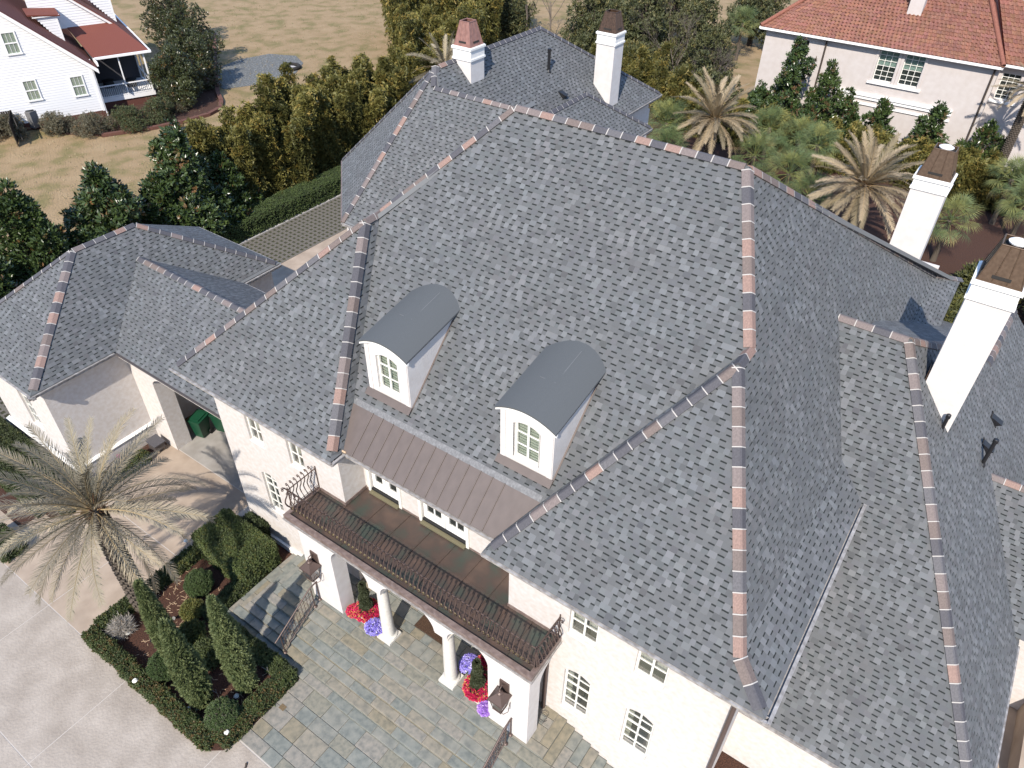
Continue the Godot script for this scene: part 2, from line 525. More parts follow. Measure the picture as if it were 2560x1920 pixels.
# ---------------------------------------------------------------- walls and openings
func wall(root: Node3D, called: String, o: Vector3, ux: Vector3, w: float, h: float, thick: float, holes: Array, m: Material) -> void:
	var g := G.new()
	var xs := [0.0, w]
	var ys := [0.0, h]
	for r in holes:
		xs.append_array([r.position.x, r.end.x]); ys.append_array([r.position.y, r.end.y])
	xs.sort(); ys.sort()
	var out := ux.cross(Vector3.UP)
	for j in ys.size() - 1:
		if ys[j + 1] - ys[j] < 0.001: continue
		var run := -1.0
		for i in xs.size():
			var solid := false
			if i < xs.size() - 1 and xs[i + 1] - xs[i] > 0.001:
				solid = true
				var c := Vector2((xs[i] + xs[i + 1]) * 0.5, (ys[j] + ys[j + 1]) * 0.5)
				for r in holes:
					if r.has_point(c): solid = false
			elif i < xs.size() - 1: continue
			if solid and run < 0: run = xs[i]
			if not solid and run >= 0:
				var x1: float = xs[i]
				g.box(o + ux * (run + x1) * 0.5 + Vector3.UP * (ys[j] + ys[j + 1]) * 0.5 - out * thick * 0.5, Vector3(x1 - run, ys[j + 1] - ys[j], thick), Basis(ux, Vector3.UP, out))
				run = -1.0
	part(root, called, g.mesh(), m)

# a casement set back in its opening; rows: heights of the cross bars from the sill
func window(root: Node3D, sill: Vector3, ux: Vector3, w: float, h: float, cols: int, rows: Array, look: String, arch := 0.0, wall_mat: Material = null, deep := 0.12, bar := 0.028, heavy := -1) -> Node3D:
	var out := ux.cross(Vector3.UP)
	var at := Transform3D(Basis(ux, Vector3.UP, out), sill - out * deep)
	var f := G.new()
	var fr := 0.055
	f.span(V(-w / 2, 0, -0.03), V(-w / 2 + fr, h, 0.035))
	f.span(V(w / 2 - fr, 0, -0.03), V(w / 2, h, 0.03))
	f.span(V(-w / 2 + fr, 0, -0.03), V(w / 2 - fr, fr, 0.03))
	f.span(V(-w / 2 + fr, h - fr, -0.03), V(w / 2 - fr, h, 0.03))
	f.span(V(-w / 2 - 0.02, -0.05, -0.04), V(w / 2 + 0.02, -0.002, 0.14))
	if arch > 0.0:
		for s in [-1.0, 1.0]:
			var p := [V(s * w / 2, h, 0)]
			for i in 9:
				var x: float = s * w / 2 * (1.0 - i / 8.0)
				p.push_back(V(x, h - arch * pow(x / (w / 2), 2) - 0.001, 0))
			if s > 0: p.reverse()
			f.slab(p, V(0, 0, 0.05))
	var win := part(root, "window", f.mesh(), M.trim, at)
	var ys := [fr] + rows + [h - fr]
	for i in range(1, cols):
		var x := -w / 2 + fr + (w - 2 * fr) * i / cols
		var g := G.new()
		var bw := bar * (1.9 if cols == 2 else 1.0)
		g.span(V(x - bw / 2, fr, -0.018), V(x + bw / 2, h - fr, 0.022))
		part(win, "muntin", g.mesh(), M.trim)
	for i in rows.size():
		var g := G.new()
		var bw := bar * (2.3 if i == heavy else 1.0)
		g.span(V(-w / 2 + fr, rows[i] - bw / 2, -0.015), V(w / 2 - fr, rows[i] + bw / 2, 0.019))
		part(win, "muntin", g.mesh(), M.trim)
	for j in ys.size() - 1:
		for i in cols:
			var g := G.new()
			var x0 := -w / 2 + fr + (w - 2 * fr) * i / cols + bar * 0.5
			var x1 := -w / 2 + fr + (w - 2 * fr) * (i + 1) / cols - bar * 0.5
			g.span(V(x0, ys[j] + bar * 0.5, -0.004), V(x1, ys[j + 1] - bar * 0.5, 0.002))
			part(win, "pane", g.mesh(), M.glass)
	var b := G.new()
	b.span(V(-w / 2, 0.0, -0.62), V(w / 2, h, -0.6))
	part(win, "room", b.mesh(), M.room)
	if look == "curtain" or look == "drapes":
		var c := G.new()
		var parts := [[-0.5, -0.08], [0.04, 0.5]] if look == "curtain" else [[-0.5, -0.30], [0.33, 0.5]]
		for r in parts:
			var n := 10
			for i in n:
				var xa: float = w * lerpf(r[0], r[1], float(i) / n)
				var xb: float = w * lerpf(r[0], r[1], float(i + 1) / n)
				var za := -0.16 + 0.02 * (i % 2)
				var zb := -0.16 + 0.02 * ((i + 1) % 2)
				c.quad(V(xa, h * (0.25 if look == "curtain" else 0.0), za), V(xb, h * (0.25 if look == "curtain" else 0.0), zb), V(xb, h, zb), V(xa, h, za))
		part(win, "curtain", c.mesh(), M.curtain)
		if look == "curtain":
			var sl := G.new()
			sl.span(V(-w / 2, -0.01, -0.58), V(w / 2, 0.06, -0.05))
			part(win, "inner_sill", sl.mesh(), M.olive_sill)
	elif look == "blind" or look == "green":
		var c := G.new()
		var y0 := 0.0 if look == "blind" else h * 0.5
		var n := int((h - y0) / 0.09)
		for i in n: c.box(V(0, y0 + 0.045 + 0.09 * i, -0.09), V(w - 0.05, 0.082, 0.012), Basis(Vector3.RIGHT, 0.25))
		part(win, "blind", c.mesh(), M.blind if look == "blind" else M.green_blind)
	return win

func arch_fill(root: Node3D, sill: Vector3, ux: Vector3, w: float, h: float, arch: float, thick: float, m: Material) -> void:
	var g := G.new()
	var out := ux.cross(Vector3.UP)
	for s in [-1.0, 1.0]:
		var p := [sill + ux * (s * w / 2) + Vector3.UP * h]
		for i in 11:
			var x: float = s * w / 2 * (1.0 - i / 10.0)
			p.push_back(sill + ux * x + Vector3.UP * (h - arch * pow(x / (w / 2), 2)))
		if s > 0: p.reverse()
		g.slab(p, out * thick)
	part(root, "wall", g.mesh(), m)

func chimney(root: Node3D, x0: float, x1: float, z0: float, z1: float, y0: float, ytop: float, capm: Material, caph: float, topw: float, tall_collar := 0.42) -> void:
	var g := G.new()
	g.span(V(x0, y0, z0), V(x1, ytop, z1))
	var sh := part(root, "chimney", g.mesh(), M.stucco)
	var c := G.new()
	c.span(V(x0 - 0.045, ytop - 0.055, z0 - 0.045), V(x1 + 0.045, ytop + 0.03, z1 + 0.045))
	c.span(V(x0 - 0.012, ytop + 0.03, z0 - 0.012), V(x1 + 0.012, ytop + tall_collar - 0.05, z1 + 0.012))
	c.span(V(x0 - 0.06, ytop + tall_collar - 0.05, z0 - 0.06), V(x1 + 0.06, ytop + tall_collar + 0.03, z1 + 0.06))
	c.span(V(x0 - 0.03, ytop + tall_collar + 0.03, z0 - 0.03), V(x1 + 0.03, ytop + tall_collar + 0.06, z1 + 0.03))
	part(sh, "cornice", c.mesh(), M.white_paint)
	var y := ytop + tall_collar + 0.06
	var k := G.new()
	var cx := (x0 + x1) / 2; var cz := (z0 + z1) / 2
	var hx := (x1 - x0) / 2 - 0.03; var hz := (z1 - z0) / 2 - 0.03
	var tx := hx * topw; var tz := hz * topw
	var lo := [V(cx - hx, y, cz + hz), V(cx + hx, y, cz + hz), V(cx + hx, y, cz - hz), V(cx - hx, y, cz - hz)]
	var hi := [V(cx - tx, y + caph, cz + tz), V(cx + tx, y + caph, cz + tz), V(cx + tx, y + caph, cz - tz), V(cx - tx, y + caph, cz - tz)]
	for i in 4: k.quad(lo[i], lo[(i + 1) % 4], hi[(i + 1) % 4], hi[i])
	k.span(V(cx - hx - 0.02, y, cz - hz - 0.02), V(cx + hx + 0.02, y + 0.04, cz + hz + 0.02))
	for i in 4:                                            # raised seams and a rim round the open top
		var j := (i + 1) % 4
		for t in [0.0, 0.33, 0.67]:
			k.tube([(lo[i] as Vector3).lerp(lo[j], t), (hi[i] as Vector3).lerp(hi[j], t)], 0.014, 0.014, 4)
		k.tube([hi[i], hi[j]], 0.022, 0.022, 4)
	var cp := part(sh, "chimney_cap", k.mesh(), capm)
	var s := G.new()
	for i in 4:                                            # the long vent slot near the foot of each side
		var j := (i + 1) % 4
		var a := (lo[i] as Vector3).lerp(hi[i], 0.17); var b := (lo[j] as Vector3).lerp(hi[j], 0.17)
		var nn := ((lo[j] - lo[i]) as Vector3).cross(hi[i] - lo[i]).normalized()
		var p0 := a.lerp(b, 0.27); var p1 := a.lerp(b, 0.73)
		s.box((p0 + p1) / 2 + nn * 0.004, Vector3((p1 - p0).length(), 0.075, 0.03), Basis((p1 - p0).normalized(), nn.cross((p1 - p0).normalized()), nn))
	s.quad(hi[0] - V(0, 0.1, 0), hi[1] - V(0, 0.1, 0), hi[2] - V(0, 0.1, 0), hi[3] - V(0, 0.1, 0))
	part(sh, "vent_slot", s.mesh(), M.soot)
	if capm == M.copper_patched:
		var d := G.new()
		d.lathe([Vector2(0, 0.02), Vector2(hx * 0.42, 0.02), Vector2(hx * 0.45, 0.06), Vector2(hx * 0.3, 0.1), Vector2(0, 0.11)], V(cx, y + caph - 0.03, cz), 20)
		part(sh, "flue_cover", d.mesh(), M.white_trim)
	cp.set_meta("label", "copper chimney cap with a vent slot in each side")

func vent_pipe(root: Node3D, foot: Vector3, h: float, r: float) -> void:
	var g := G.new()
	g.lathe([Vector2(r * 2.1, -0.25), Vector2(r * 1.7, 0.05), Vector2(r, 0.12), Vector2(r, h - 0.12), Vector2(r * 1.35, h - 0.11), Vector2(r * 1.35, h), Vector2(r * 0.9, h + 0.02), Vector2(0, h + 0.02)], foot, 14)
	part(root, "vent_pipe", g.mesh(), M.black_pipe)

func roof_vent(root: Node3D, at: Vector3, nn: Vector3) -> void:
	var d := (Vector3.DOWN - nn * Vector3.DOWN.dot(nn)).normalized()
	var x := d.cross(nn).normalized()
	var g := G.new()
	g.box(at + nn * 0.02, Vector3(0.36, 0.02, 0.42), Basis(x, nn, x.cross(nn)))
	var f := [at + d * 0.17 - x * 0.13 + nn * 0.02, at + d * 0.17 + x * 0.13 + nn * 0.02, at + d * 0.19 + x * 0.13 + nn * 0.2, at + d * 0.19 - x * 0.13 + nn * 0.2]
	var b := [at - d * 0.16 - x * 0.13 + nn * 0.03, at - d * 0.16 + x * 0.13 + nn * 0.03]
	g.quad(f[0], f[1], f[2], f[3]); g.quad(f[3], f[2], b[1], b[0]); g.tri(f[1], b[1], f[2]); g.tri(f[0], f[3], b[0])
	part(root, "roof_vent", g.mesh(), M.black_pipe)

func dormer(root: Node3D, x0: float, x1: float) -> void:
	var zf := -10.87
	var y0 := 8.79
	var ye := 10.46
	var rise := 0.25
	var pitch := 0.2
	var cx := (x0 + x1) / 2; var hw := (x1 - x0) / 2
	var curve := func(x: float, extra := 0.0) -> float: return ye + extra + rise * (1.0 - pow(absf(x - cx) / (hw + 0.09), 2.0))
	# cheeks and front, cut by an arched opening for the casement
	var g := G.new()
	var ww := 0.37
	var wy0 := 9.02
	var wtop := func(x: float) -> float: return 10.27 - 0.11 * pow((x - cx) / ww, 2.0)
	var n := 24
	for i in n:
		var xa := lerpf(x0, x1, float(i) / n); var xb := lerpf(x0, x1, float(i + 1) / n)
		var m := (xa + xb) / 2
		var ta: float = curve.call(xa); var tb: float = curve.call(xb)
		if absf(m - cx) < ww:
			g.quad(V(xa, y0 - 0.3, zf), V(xb, y0 - 0.3, zf), V(xb, wy0, zf), V(xa, wy0, zf))
			g.quad(V(xa, wtop.call(xa), zf), V(xb, wtop.call(xb), zf), V(xb, tb, zf), V(xa, ta, zf))
			g.quad(V(xa, wtop.call(xa), zf - 0.15), V(xb, wtop.call(xb), zf - 0.15), V(xb, wtop.call(xb), zf), V(xa, wtop.call(xa), zf))
			g.quad(V(xa, wy0, zf), V(xb, wy0, zf), V(xb, wy0, zf - 0.15), V(xa, wy0, zf - 0.15))
		else: g.quad(V(xa, y0 - 0.3, zf), V(xb, y0 - 0.3, zf), V(xb, tb, zf), V(xa, ta, zf))
	for s in [-1.0, 1.0]:
		var x: float = cx + s * ww
		g.quad(V(x, wy0, zf), V(x, wy0, zf - 0.15), V(x, wtop.call(x), zf - 0.15), V(x, wtop.call(x), zf))
		var xe: float = cx + s * hw
		g.quad(V(xe, y0 - 0.3, zf), V(xe, y0 - 0.3, zf - 2.6), V(xe, ye + 0.52, zf - 2.6), V(xe, ye, zf))
	g.span(V(x1 - 0.16, y0 - 0.1, zf), V(x1 - 0.02, ye - 0.02, zf + 0.025))
	g.span(V(x0 + 0.02, y0 - 0.1, zf), V(x0 + 0.16, ye - 0.02, zf + 0.025))
	var d := part(root, "dormer", g.mesh(), M.stucco)
	# curved roof of rolled felt laid in three lengths, with a fascia under its front edge
	var r := G.new()
	var ov := 0.09
	n = 18
	for i in n:
		var xa := lerpf(x0 - ov, x1 + ov, float(i) / n); var xb := lerpf(x0 - ov, x1 + ov, float(i + 1) / n)
		var ta: float = curve.call(xa, 0.045); var tb: float = curve.call(xb, 0.045)
		var la := (ta - E - 1.27) / (1.0 - pitch) + 0.05; var lb := (tb - E - 1.27) / (1.0 - pitch) + 0.05   # how far back it dies into the main slope
		var za := zf - la; var zb := zf - lb
		var ka := la * pitch; var kb := lb * pitch
		var lap := 0.006 if i >= 11 else 0.0
		r.quad(V(xa, ta + lap, zf + 0.11), V(xb, tb + lap, zf + 0.11), V(xb, tb + kb + lap, zb), V(xa, ta + ka + lap, za))
		r.quad(V(xa, ta + ka - 0.045, za), V(xb, tb + kb - 0.045, zb), V(xb, tb - 0.045, zf + 0.11), V(xa, ta - 0.045, zf + 0.11))
		r.quad(V(xa, ta - 0.045, zf + 0.11), V(xb, tb - 0.045, zf + 0.11), V(xb, tb + lap, zf + 0.11), V(xa, ta + lap, zf + 0.11))
		if i == 11: r.quad(V(xa, ta - 0.01, zf + 0.11), V(xa, ta + lap, zf + 0.11), V(xa, ta + ka + lap, za), V(xa, ta + ka - 0.01, za))
	for s in [x0 - ov, x1 + ov]: r.slab([V(s, ye, zf + 0.11), V(s, ye + 0.43, zf - 2.14), V(s, ye + 0.475, zf - 2.14), V(s, ye + 0.045, zf + 0.11)], V(0.012, 0, 0))
	part(d, "dormer_roof", r.mesh(), M.cap_sheet)
	var fa := G.new()
	for i in n:
		var xa := lerpf(x0 - ov, x1 + ov, float(i) / n); var xb := lerpf(x0 - ov, x1 + ov, float(i + 1) / n)
		var ta: float = curve.call(xa, -0.005); var tb: float = curve.call(xb, -0.005)
		fa.slab([V(xa, ta - 0.07, zf + 0.085), V(xb, tb - 0.07, zf + 0.085), V(xb, tb, zf + 0.085), V(xa, ta, zf + 0.085)], V(0, 0, 0.07))
	part(d, "fascia", fa.mesh(), M.white_paint)
	var fl := G.new()
	fl.box(V(cx, y0 + 0.02, zf + 0.10), V(x1 - x0 + 0.1, 0.02, 0.22), Basis(Vector3.RIGHT, 0.76))
	for s in [x0 - 0.02, x1 + 0.02]: fl.box(V(s, y0 + 0.95, zf - 0.93), V(0.05, 0.02, 2.75), Basis(Vector3.RIGHT, 0.785))
	part(d, "flashing", fl.mesh(), M.bronze_roof)
	var seam := G.new()
	var ys: float = curve.call(cx + 0.12, 0.052)
	seam.box(V(cx + 0.12, ys + 0.21, zf - 1.05), V(0.012, 0.004, 2.3), Basis(Vector3.RIGHT, 0.197))
	seam.box(V(cx - 0.1, curve.call(cx - 0.1, 0.05) + 0.2, zf - 1.0), V(0.44, 0.005, 0.012), Basis(Vector3.BACK, 0.03))
	part(d, "lap_seam", seam.mesh(), M.roof_felt)
	var w := window(d, V(cx, wy0, zf), Vector3.RIGHT, ww * 2, 1.25, 2, [0.44, 0.84], "blind", 0.11, null, 0.1, 0.03)
	for k in w.get_children():          # keep to three levels: bars and panes belong to the dormer
		var tr: Transform3D = w.transform * k.transform
		w.remove_child(k)
		k.name = numbered(d, String(k.name).rstrip("0123456789").rstrip("_"))
		d.add_child(k, true)
		k.transform = tr

func mansion() -> void:
	var h := thing("mansion", "white stucco mansion under a sprawling grey shingled hip roof", "house")
	strips = G.new()
	var La := V(-14.57, 12.19, -13.62); var Lb := V(-14.6, 12.19, -14.27)
	var Ra := V(-3.21, 12.16, -13.59); var Rb := V(-3.215, 12.17, -14.27)
	var RL := V(-11.8, 15.05, -17.13); var RR := V(-5.03, 15.05, -17.13)
	var A := V(-19.23, E, -8.97); var B := V(-12.15, E, -8.95)
	var C := V(-6.94, E, -8.95); var D := V(0.2, E, -8.95)
	var Fl := V(-0.675, 8.12, -9.55); var Fb := V(-0.675, 8.12, -28.45); var RB := V(0.2, E, -29.9)
	roof_plane(h, "front_left", [A, B, La])
	roof_plane(h, "left_return", [B, V(-12.15, E, -9.6), Lb, La])
	roof_plane(h, "middle", [V(-12.59, 8.37, -10.45), V(-6.26, 8.37, -10.45), Rb, RR, RL, Lb])
	roof_plane(h, "right_return", [C, Ra, Rb, V(-6.94, E, -9.6)])
	roof_plane(h, "front_right", [C, D, Fl, Ra])
	roof_plane(h, "side_flare", [D, RB, Fb, Fl])
	roof_plane(h, "side", [Fl, Fb, RR, Rb, Ra])
	roof_plane(h, "back", [RL, RR, RB, V(-8, E, -29.9)], false)
	roof_plane(h, "left", [A, RL, V(-11.8, 15.0, -18.0), V(-19.23, E, -19.2)], false)
	var AP := V(-20.9, 12.77, -24.45); var r2 := V(-20.5, 12.17, -23.86); var BE := V(-20.9, 12.77, -32.3)
	var B2 := V(-22.0, E, -19.22); var A2 := V(-26.6, E, -23.8); var r2e := V(-14.2, 12.17, -23.86)
	roof_plane(h, "rear_front", [B2, V(-17.0, E, -19.22), r2e, r2, AP])
	roof_plane(h, "rear_angle", [A2, B2, AP])
	roof_plane(h, "rear_back", [AP, BE, V(-26.6, E, -37), A2], false)
	roof_plane(h, "rear_side", [AP, V(-20.3, 12.17, -23.9), V(-16.9, 8.77, -22.6), V(-16.9, 8.77, -38.6), BE])
	var s4 := V(-17.2, 10.8, -26.4); var s3 := V(-17.2, 10.8, -30.7); var s5 := V(-15.1, 8.7, -33.9)
	roof_plane(h, "small_side", [s4, V(-15.1, 8.7, -25.6), s5, s3])
	roof_plane(h, "small_back", [s3, s5, V(-17.4, 8.7, -33.9)], false)
	var GR := V(-25.1, 5, -6.6); var GL := V(-31.0, 5, -6.6); var gf := V(-28.05, 7.9, -10.97); var gb := V(-28.05, 7.9, -13.6)
	var GBR := V(-25.15, 5, -18.0); var GBL := V(-31.0, 5, -18.0)
	roof_plane(h, "garage_front", [GL, GR, gf])
	roof_plane(h, "garage_side", [GR, GBR, gb, gf])
	roof_plane(h, "garage_back", [gb, GBR, GBL])
	roof_plane(h, "garage_left", [gf, gb, GBL, GL], false)
	var p0 := V(-27.15, 7.0, -12.88); var p1 := V(-18.3, 7.0, -12.88)
	roof_plane(h, "porte_front", [V(-25.08, 5, -9.86), V(-18.3, 5, -9.86), p1, p0])
	roof_plane(h, "porte_back", [V(-25.12, 5, -15.95), p0, p1, V(-18.3, 5, -15.95)])
	var W0 := V(-2.25, 10.65, -19.35); var W1 := V(-0.38, 10.65, -19.35); var WC := V(5.4, 3.2, -11.5)
	roof_plane(h, "wing_front", [V(-0.45, 3.2, -11.5), WC, W1, W0])
	roof_plane(h, "wing_side", [WC, V(5.4, 3.2, -31), V(2.2, 7.33, -29.2), V(1.9, 7.71, -24.4), V(1.24, 8.57, -23.7), V(0.22, 9.87, -20.8), W1])
	roof_plane(h, "wing_saddle", [V(-1.5, 10.5, -19.4), V(-0.26, 10.5, -19.4), V(0.22, 9.87, -20.8), V(1.24, 8.57, -23.7), V(1.48, 8.25, -24.4), V(1.48, 6.4, -28.5), V(-1.5, 6.4, -28.5)])
	roof_plane(h, "cross_front", [V(3.0, 6.15, -21.0), V(5.2, 3.4, -17.95), V(9.0, 3.4, -17.95), V(9.0, 6.15, -21.0)])
	lay_shingles(h)
	ridge(La, A, "front_left", "left", 0.1, 0.25); ridge(La, B, "front_left", "left_return", 0.12, 0.3)
	ridge(Lb, La, "left_return", "left", -0.1, -0.05); ridge(RL, Lb, "middle", "left", 0.1, 0.0)
	ridge(RL, RR, "middle", "back", 0.05, 0.05)
	ridge(Ra, C, "front_right", "right_return", 0.12, 0.3); ridge(Rb, Ra, "right_return", "side", -0.1, -0.05)
	ridge(RR, Rb, "middle", "side", 0.1, 0.0); ridge(Ra, Fl, "front_right", "side", 0.1, 0.0); ridge(Fl, D, "front_right", "side_flare", 0.0, 0.2)
	ridge(RR, Fb, "side", "back", 0.15, 0.0); ridge(Fb, RB, "side_flare", "back")
	ridge(AP, B2, "rear_front", "rear_angle", 0.3, 0.0); ridge(AP, A2, "rear_angle", "rear_back", 0.3, 0.1)
	ridge(r2, r2e, "rear_front", "back", 0.05, 0.0); ridge(AP, r2, "rear_front", "rear_side", 0.0, 0.0)
	ridge(AP, BE, "rear_side", "rear_back", 0.2, 0.0); ridge(BE, V(-16.9, 8.77, -38.6), "rear_side", "back", 0.0, 0.2)
	ridge(s4, s3, "small_side", "rear_back", 0.0, 0.0); ridge(s3, s5, "small_side", "small_back", 0.0, 0.15)
	ridge(gf, GR, "garage_front", "garage_side", 0.1, 0.25); ridge(gf, GL, "garage_front", "garage_left", 0.1, 0.2)
	ridge(gf, gb, "garage_side", "garage_left"); ridge(gb, GBR, "garage_side", "garage_back", 0.1, 0.2)
	ridge(p0, p1, "porte_front", "porte_back", 0.1, 0.0)
	ridge(W0, W1, "wing_front", "wing_saddle", 0.0, 0.0); ridge(W1, WC, "wing_front", "wing_side", 0.1, 0.2)
	ridge(W1, V(0.22, 9.87, -20.8), "wing_side", "wing_saddle", 0.15, 0.0); ridge(V(0.22, 9.87, -20.8), V(1.24, 8.57, -23.7), "wing_side", "wing_saddle")
	ridge(V(2.2, 7.33, -29.2), V(1.9, 7.71, -24.4), "wing_side", "wing_saddle", 0.0, 0.0)
	ridge(V(3.0, 6.15, -21.0), V(9.0, 6.15, -21.0), "cross_front", "back", 0.05, 0.0)
	lay_ridges(h)
	# gutters along the eaves
	var F := Vector3.BACK
	gutter(h, V(-19.3, E, -8.95), V(-12.1, E, -8.95), F, M.gutter)
	gutter(h, V(-6.95, E, -8.95), V(0.33, E, -8.95), F, M.gutter)
	gutter(h, V(-12.1, E, -8.95), V(-12.1, E, -9.42), Vector3.RIGHT, M.gutter)
	gutter(h, V(-12.25, 7.5, -9.46), V(-6.9, 7.5, -9.46), F, M.gutter)
	gutter(h, V(0.2, E, -8.9), V(0.2, E, -17.0), Vector3.RIGHT, M.gutter, 0.0, -0.03)
	gutter(h, V(-25.1, 5, -6.5), V(-25.1, 5, -9.8), Vector3.RIGHT, M.gutter)
	gutter(h, V(-25.1, 5, -16.0), V(-25.1, 5, -18.0), Vector3.RIGHT, M.gutter)
	gutter(h, V(-31.0, 5, -6.6), V(-25.0, 5, -6.6), F, M.gutter)
	gutter(h, V(-25.0, 5, -9.86), V(-18.3, 5, -9.86), F, M.gutter_dark)
	gutter(h, V(-25.12, 5, -15.95), V(-18.3, 5, -15.95), Vector3.FORWARD, M.gutter)
	gutter(h, V(-25.15, 5, -18.0), V(-31.0, 5, -18.0), Vector3.FORWARD, M.gutter)
	gutter(h, V(-0.45, 3.2, -11.5), V(5.5, 3.2, -11.5), F, M.gutter)
	gutter(h, V(5.4, 3.2, -11.4), V(5.4, 3.2, -17.9), Vector3.RIGHT, M.gutter)
	gutter(h, V(-22.0, E, -19.2), V(-19.3, E, -19.2), F, M.gutter)
	gutter(h, V(-26.6, E, -23.8), V(-22.0, E, -19.22), V(-0.707, 0, 0.707), M.copper_edge)
	gutter(h, V(-16.9, 8.77, -24), V(-16.9, 8.77, -38.6), Vector3.RIGHT, M.gutter)
	gutter(h, V(-15.1, 8.7, -26), V(-15.1, 8.7, -33.9), Vector3.RIGHT, M.gutter)
	# the bronze standing-seam apron over the balcony doors
	var top := [V(-12.59, 8.40, -10.45), V(-6.26, 8.40, -10.45)]
	var bot := [V(-12.2, 7.53, -9.45), V(-6.95, 7.53, -9.45)]
	var np := 14
	for i in np:
		var t0 := float(i) / np; var t1 := float(i + 1) / np
		var xb0 := lerpf(bot[0].x, bot[1].x, t0); var xb1 := lerpf(bot[0].x, bot[1].x, t1)
		var xt0 := xb0 if i > 0 else -12.59; var xt1 := xb1 if i < np - 1 else -6.26
		var g := G.new()
		g.slab([V(xb0, 7.53, -9.45), V(xb1, 7.53, -9.45), V(xt1, 8.40, -10.45), V(xt0, 8.40, -10.45)], V(0, 0.05, 0.04))
		if i > 0: g.tube([V(xb0, 7.55, -9.45), V(xb0, 8.42, -10.45)], 0.014, 0.014, 4)
		part(h, "metal_panel", g.mesh(), M.bronze_roof)
	var fl := G.new()
	fl.box(V(-9.42, 8.44, -10.51), V(6.3, 0.02, 0.2), Basis(Vector3.RIGHT, 0.785))
	part(h, "flashing", fl.mesh(), M.lead)
	dormer(h, -12.28, -10.76); dormer(h, -7.78, -6.22)
	# chimneys, each standing in its own slope
	chimney(h, -20.95, -20.03, -26.65, -25.71, 9.5, 12.87, M.copper_new, 0.92, 0.56)
	chimney(h, -18.41, -17.42, -34.45, -33.55, 6.0, 12.26, M.copper_brown, 0.85, 0.62)
	chimney(h, -2.48, -1.34, -29.3, -28.3, 0.0, 11.15, M.copper_patched, 0.95, 0.62, 0.36)
	chimney(h, 0.4, 1.43, -20.25, -19.2, 6.0, 12.40, M.copper_patched, 0.92, 0.62, 0.42)
	var cf := G.new()
	cf.box(V(0.9, 8.9, -19.17), V(1.75, 0.03, 0.12), Basis(Vector3.BACK, -0.911))
	cf.slab([V(0.36, 9.62, -20.3), V(0.38, 9.62, -19.2), V(0.38, 10.0, -19.25)], V(0.02, 0, 0))
	part(h, "flashing", cf.mesh(), M.copper_brown)
	vent_pipe(h, V(1.25, 8.42, -19.0), 0.62, 0.045); vent_pipe(h, V(2.71, 6.60, -20.66), 1.05, 0.055)
	vent_pipe(h, V(-19.46, 11.26, -30.97), 1.05, 0.07); vent_pipe(h, V(-12.65, 9.2, -24.5), 1.6, 0.07) ; vent_pipe(h, V(-15.9, 10.7, -19.9), 0.35, 0.05)
	roof_vent(h, V(2.65, 6.75, -22.9), planes["wing_side"]); roof_vent(h, V(2.62, 6.78, -21.37), planes["wing_side"])
	roof_vent(h, V(-18.54, 10.45, -30.82), planes["rear_side"])
	# --- walls
	var X := Vector3.RIGHT
	var zw := -9.5
	var up_l := [[-16.44, 0.72], [-14.53, 0.68]]
	var holes := []
	for u in up_l: holes.push_back(Rect2(u[0] + 18.25 - u[1] / 2, 5.36, u[1], 1.32))
	holes.push_back(Rect2(-16.35 + 18.25 - 0.36, 2.05, 0.72, 1.95))
	wall(h, "wall", V(-18.25, 0, zw), X, 5.7, 7.4, 0.25, holes, M.washed_brick)
	for u in up_l: window(h, V(u[0], 5.36, zw), X, u[1], 1.32, 2, [0.50], "curtain", 0.0)
	arch_fill(h, V(-16.35, 2.05, zw), X, 0.72, 1.95, 0.12, 0.25, M.washed_brick)
	window(h, V(-16.35, 2.05, zw), X, 0.72, 1.95, 2, [0.42, 0.84, 1.26, 1.58], "drapes", 0.12, null, 0.12, 0.026, 2)
	holes = []
	var up_r := [[-4.26, 0.80], [-2.40, 0.80]]
	for u in up_r: holes.push_back(Rect2(u[0] + 6.5 - u[1] / 2, 5.43, u[1], 1.2))
	for u in up_r: holes.push_back(Rect2(u[0] + 6.5 - u[1] / 2 + 0.03, 1.76, u[1], 2.1))
	wall(h, "wall", V(-6.5, 0, zw), X, 6.1, 7.4, 0.25, holes, M.washed_brick)
	for u in up_r:
		window(h, V(u[0], 5.43, zw), X, u[1], 1.2, 2, [0.55], "curtain", 0.0)
		arch_fill(h, V(u[0] + 0.03, 1.76, zw), X, u[1], 2.1, 0.16, 0.25, M.washed_brick)
		window(h, V(u[0] + 0.03, 1.76, zw), X, u[1], 2.1, 2, [0.42, 0.84, 1.28, 1.64], "drapes", 0.16, null, 0.12, 0.026, 2)
	var g := G.new()
	g.span(V(-18.25, 0, -19.0), V(-18.0, 7.4, zw - 0.25)); g.span(V(-0.65, 0, -29.5), V(-0.4, 7.4, zw - 0.25))
	g.span(V(-12.8, 1.0, -10.65), V(-12.55, 7.4, zw - 0.25)); g.span(V(-6.5, 1.0, -10.65), V(-6.25, 7.4, zw - 0.25))
	g.span(V(-18.0, 0, -29.5), V(-0.65, 8, -29.3))
	part(h, "wall", g.mesh(), M.washed_brick)
	g = G.new()
	g.slab([V(-22.3, 0, -19.7), V(-18.0, 0, -19.7), V(-18.0, 7.4, -19.7), V(-22.3, 7.4, -19.7)], V(0, 0, 0.25))
	g.slab([V(-26.4, 0, -24.3), V(-22.3, 0, -19.95), V(-22.3, 7.4, -19.95), V(-26.4, 7.4, -24.3)], V(-0.18, 0, 0.18))
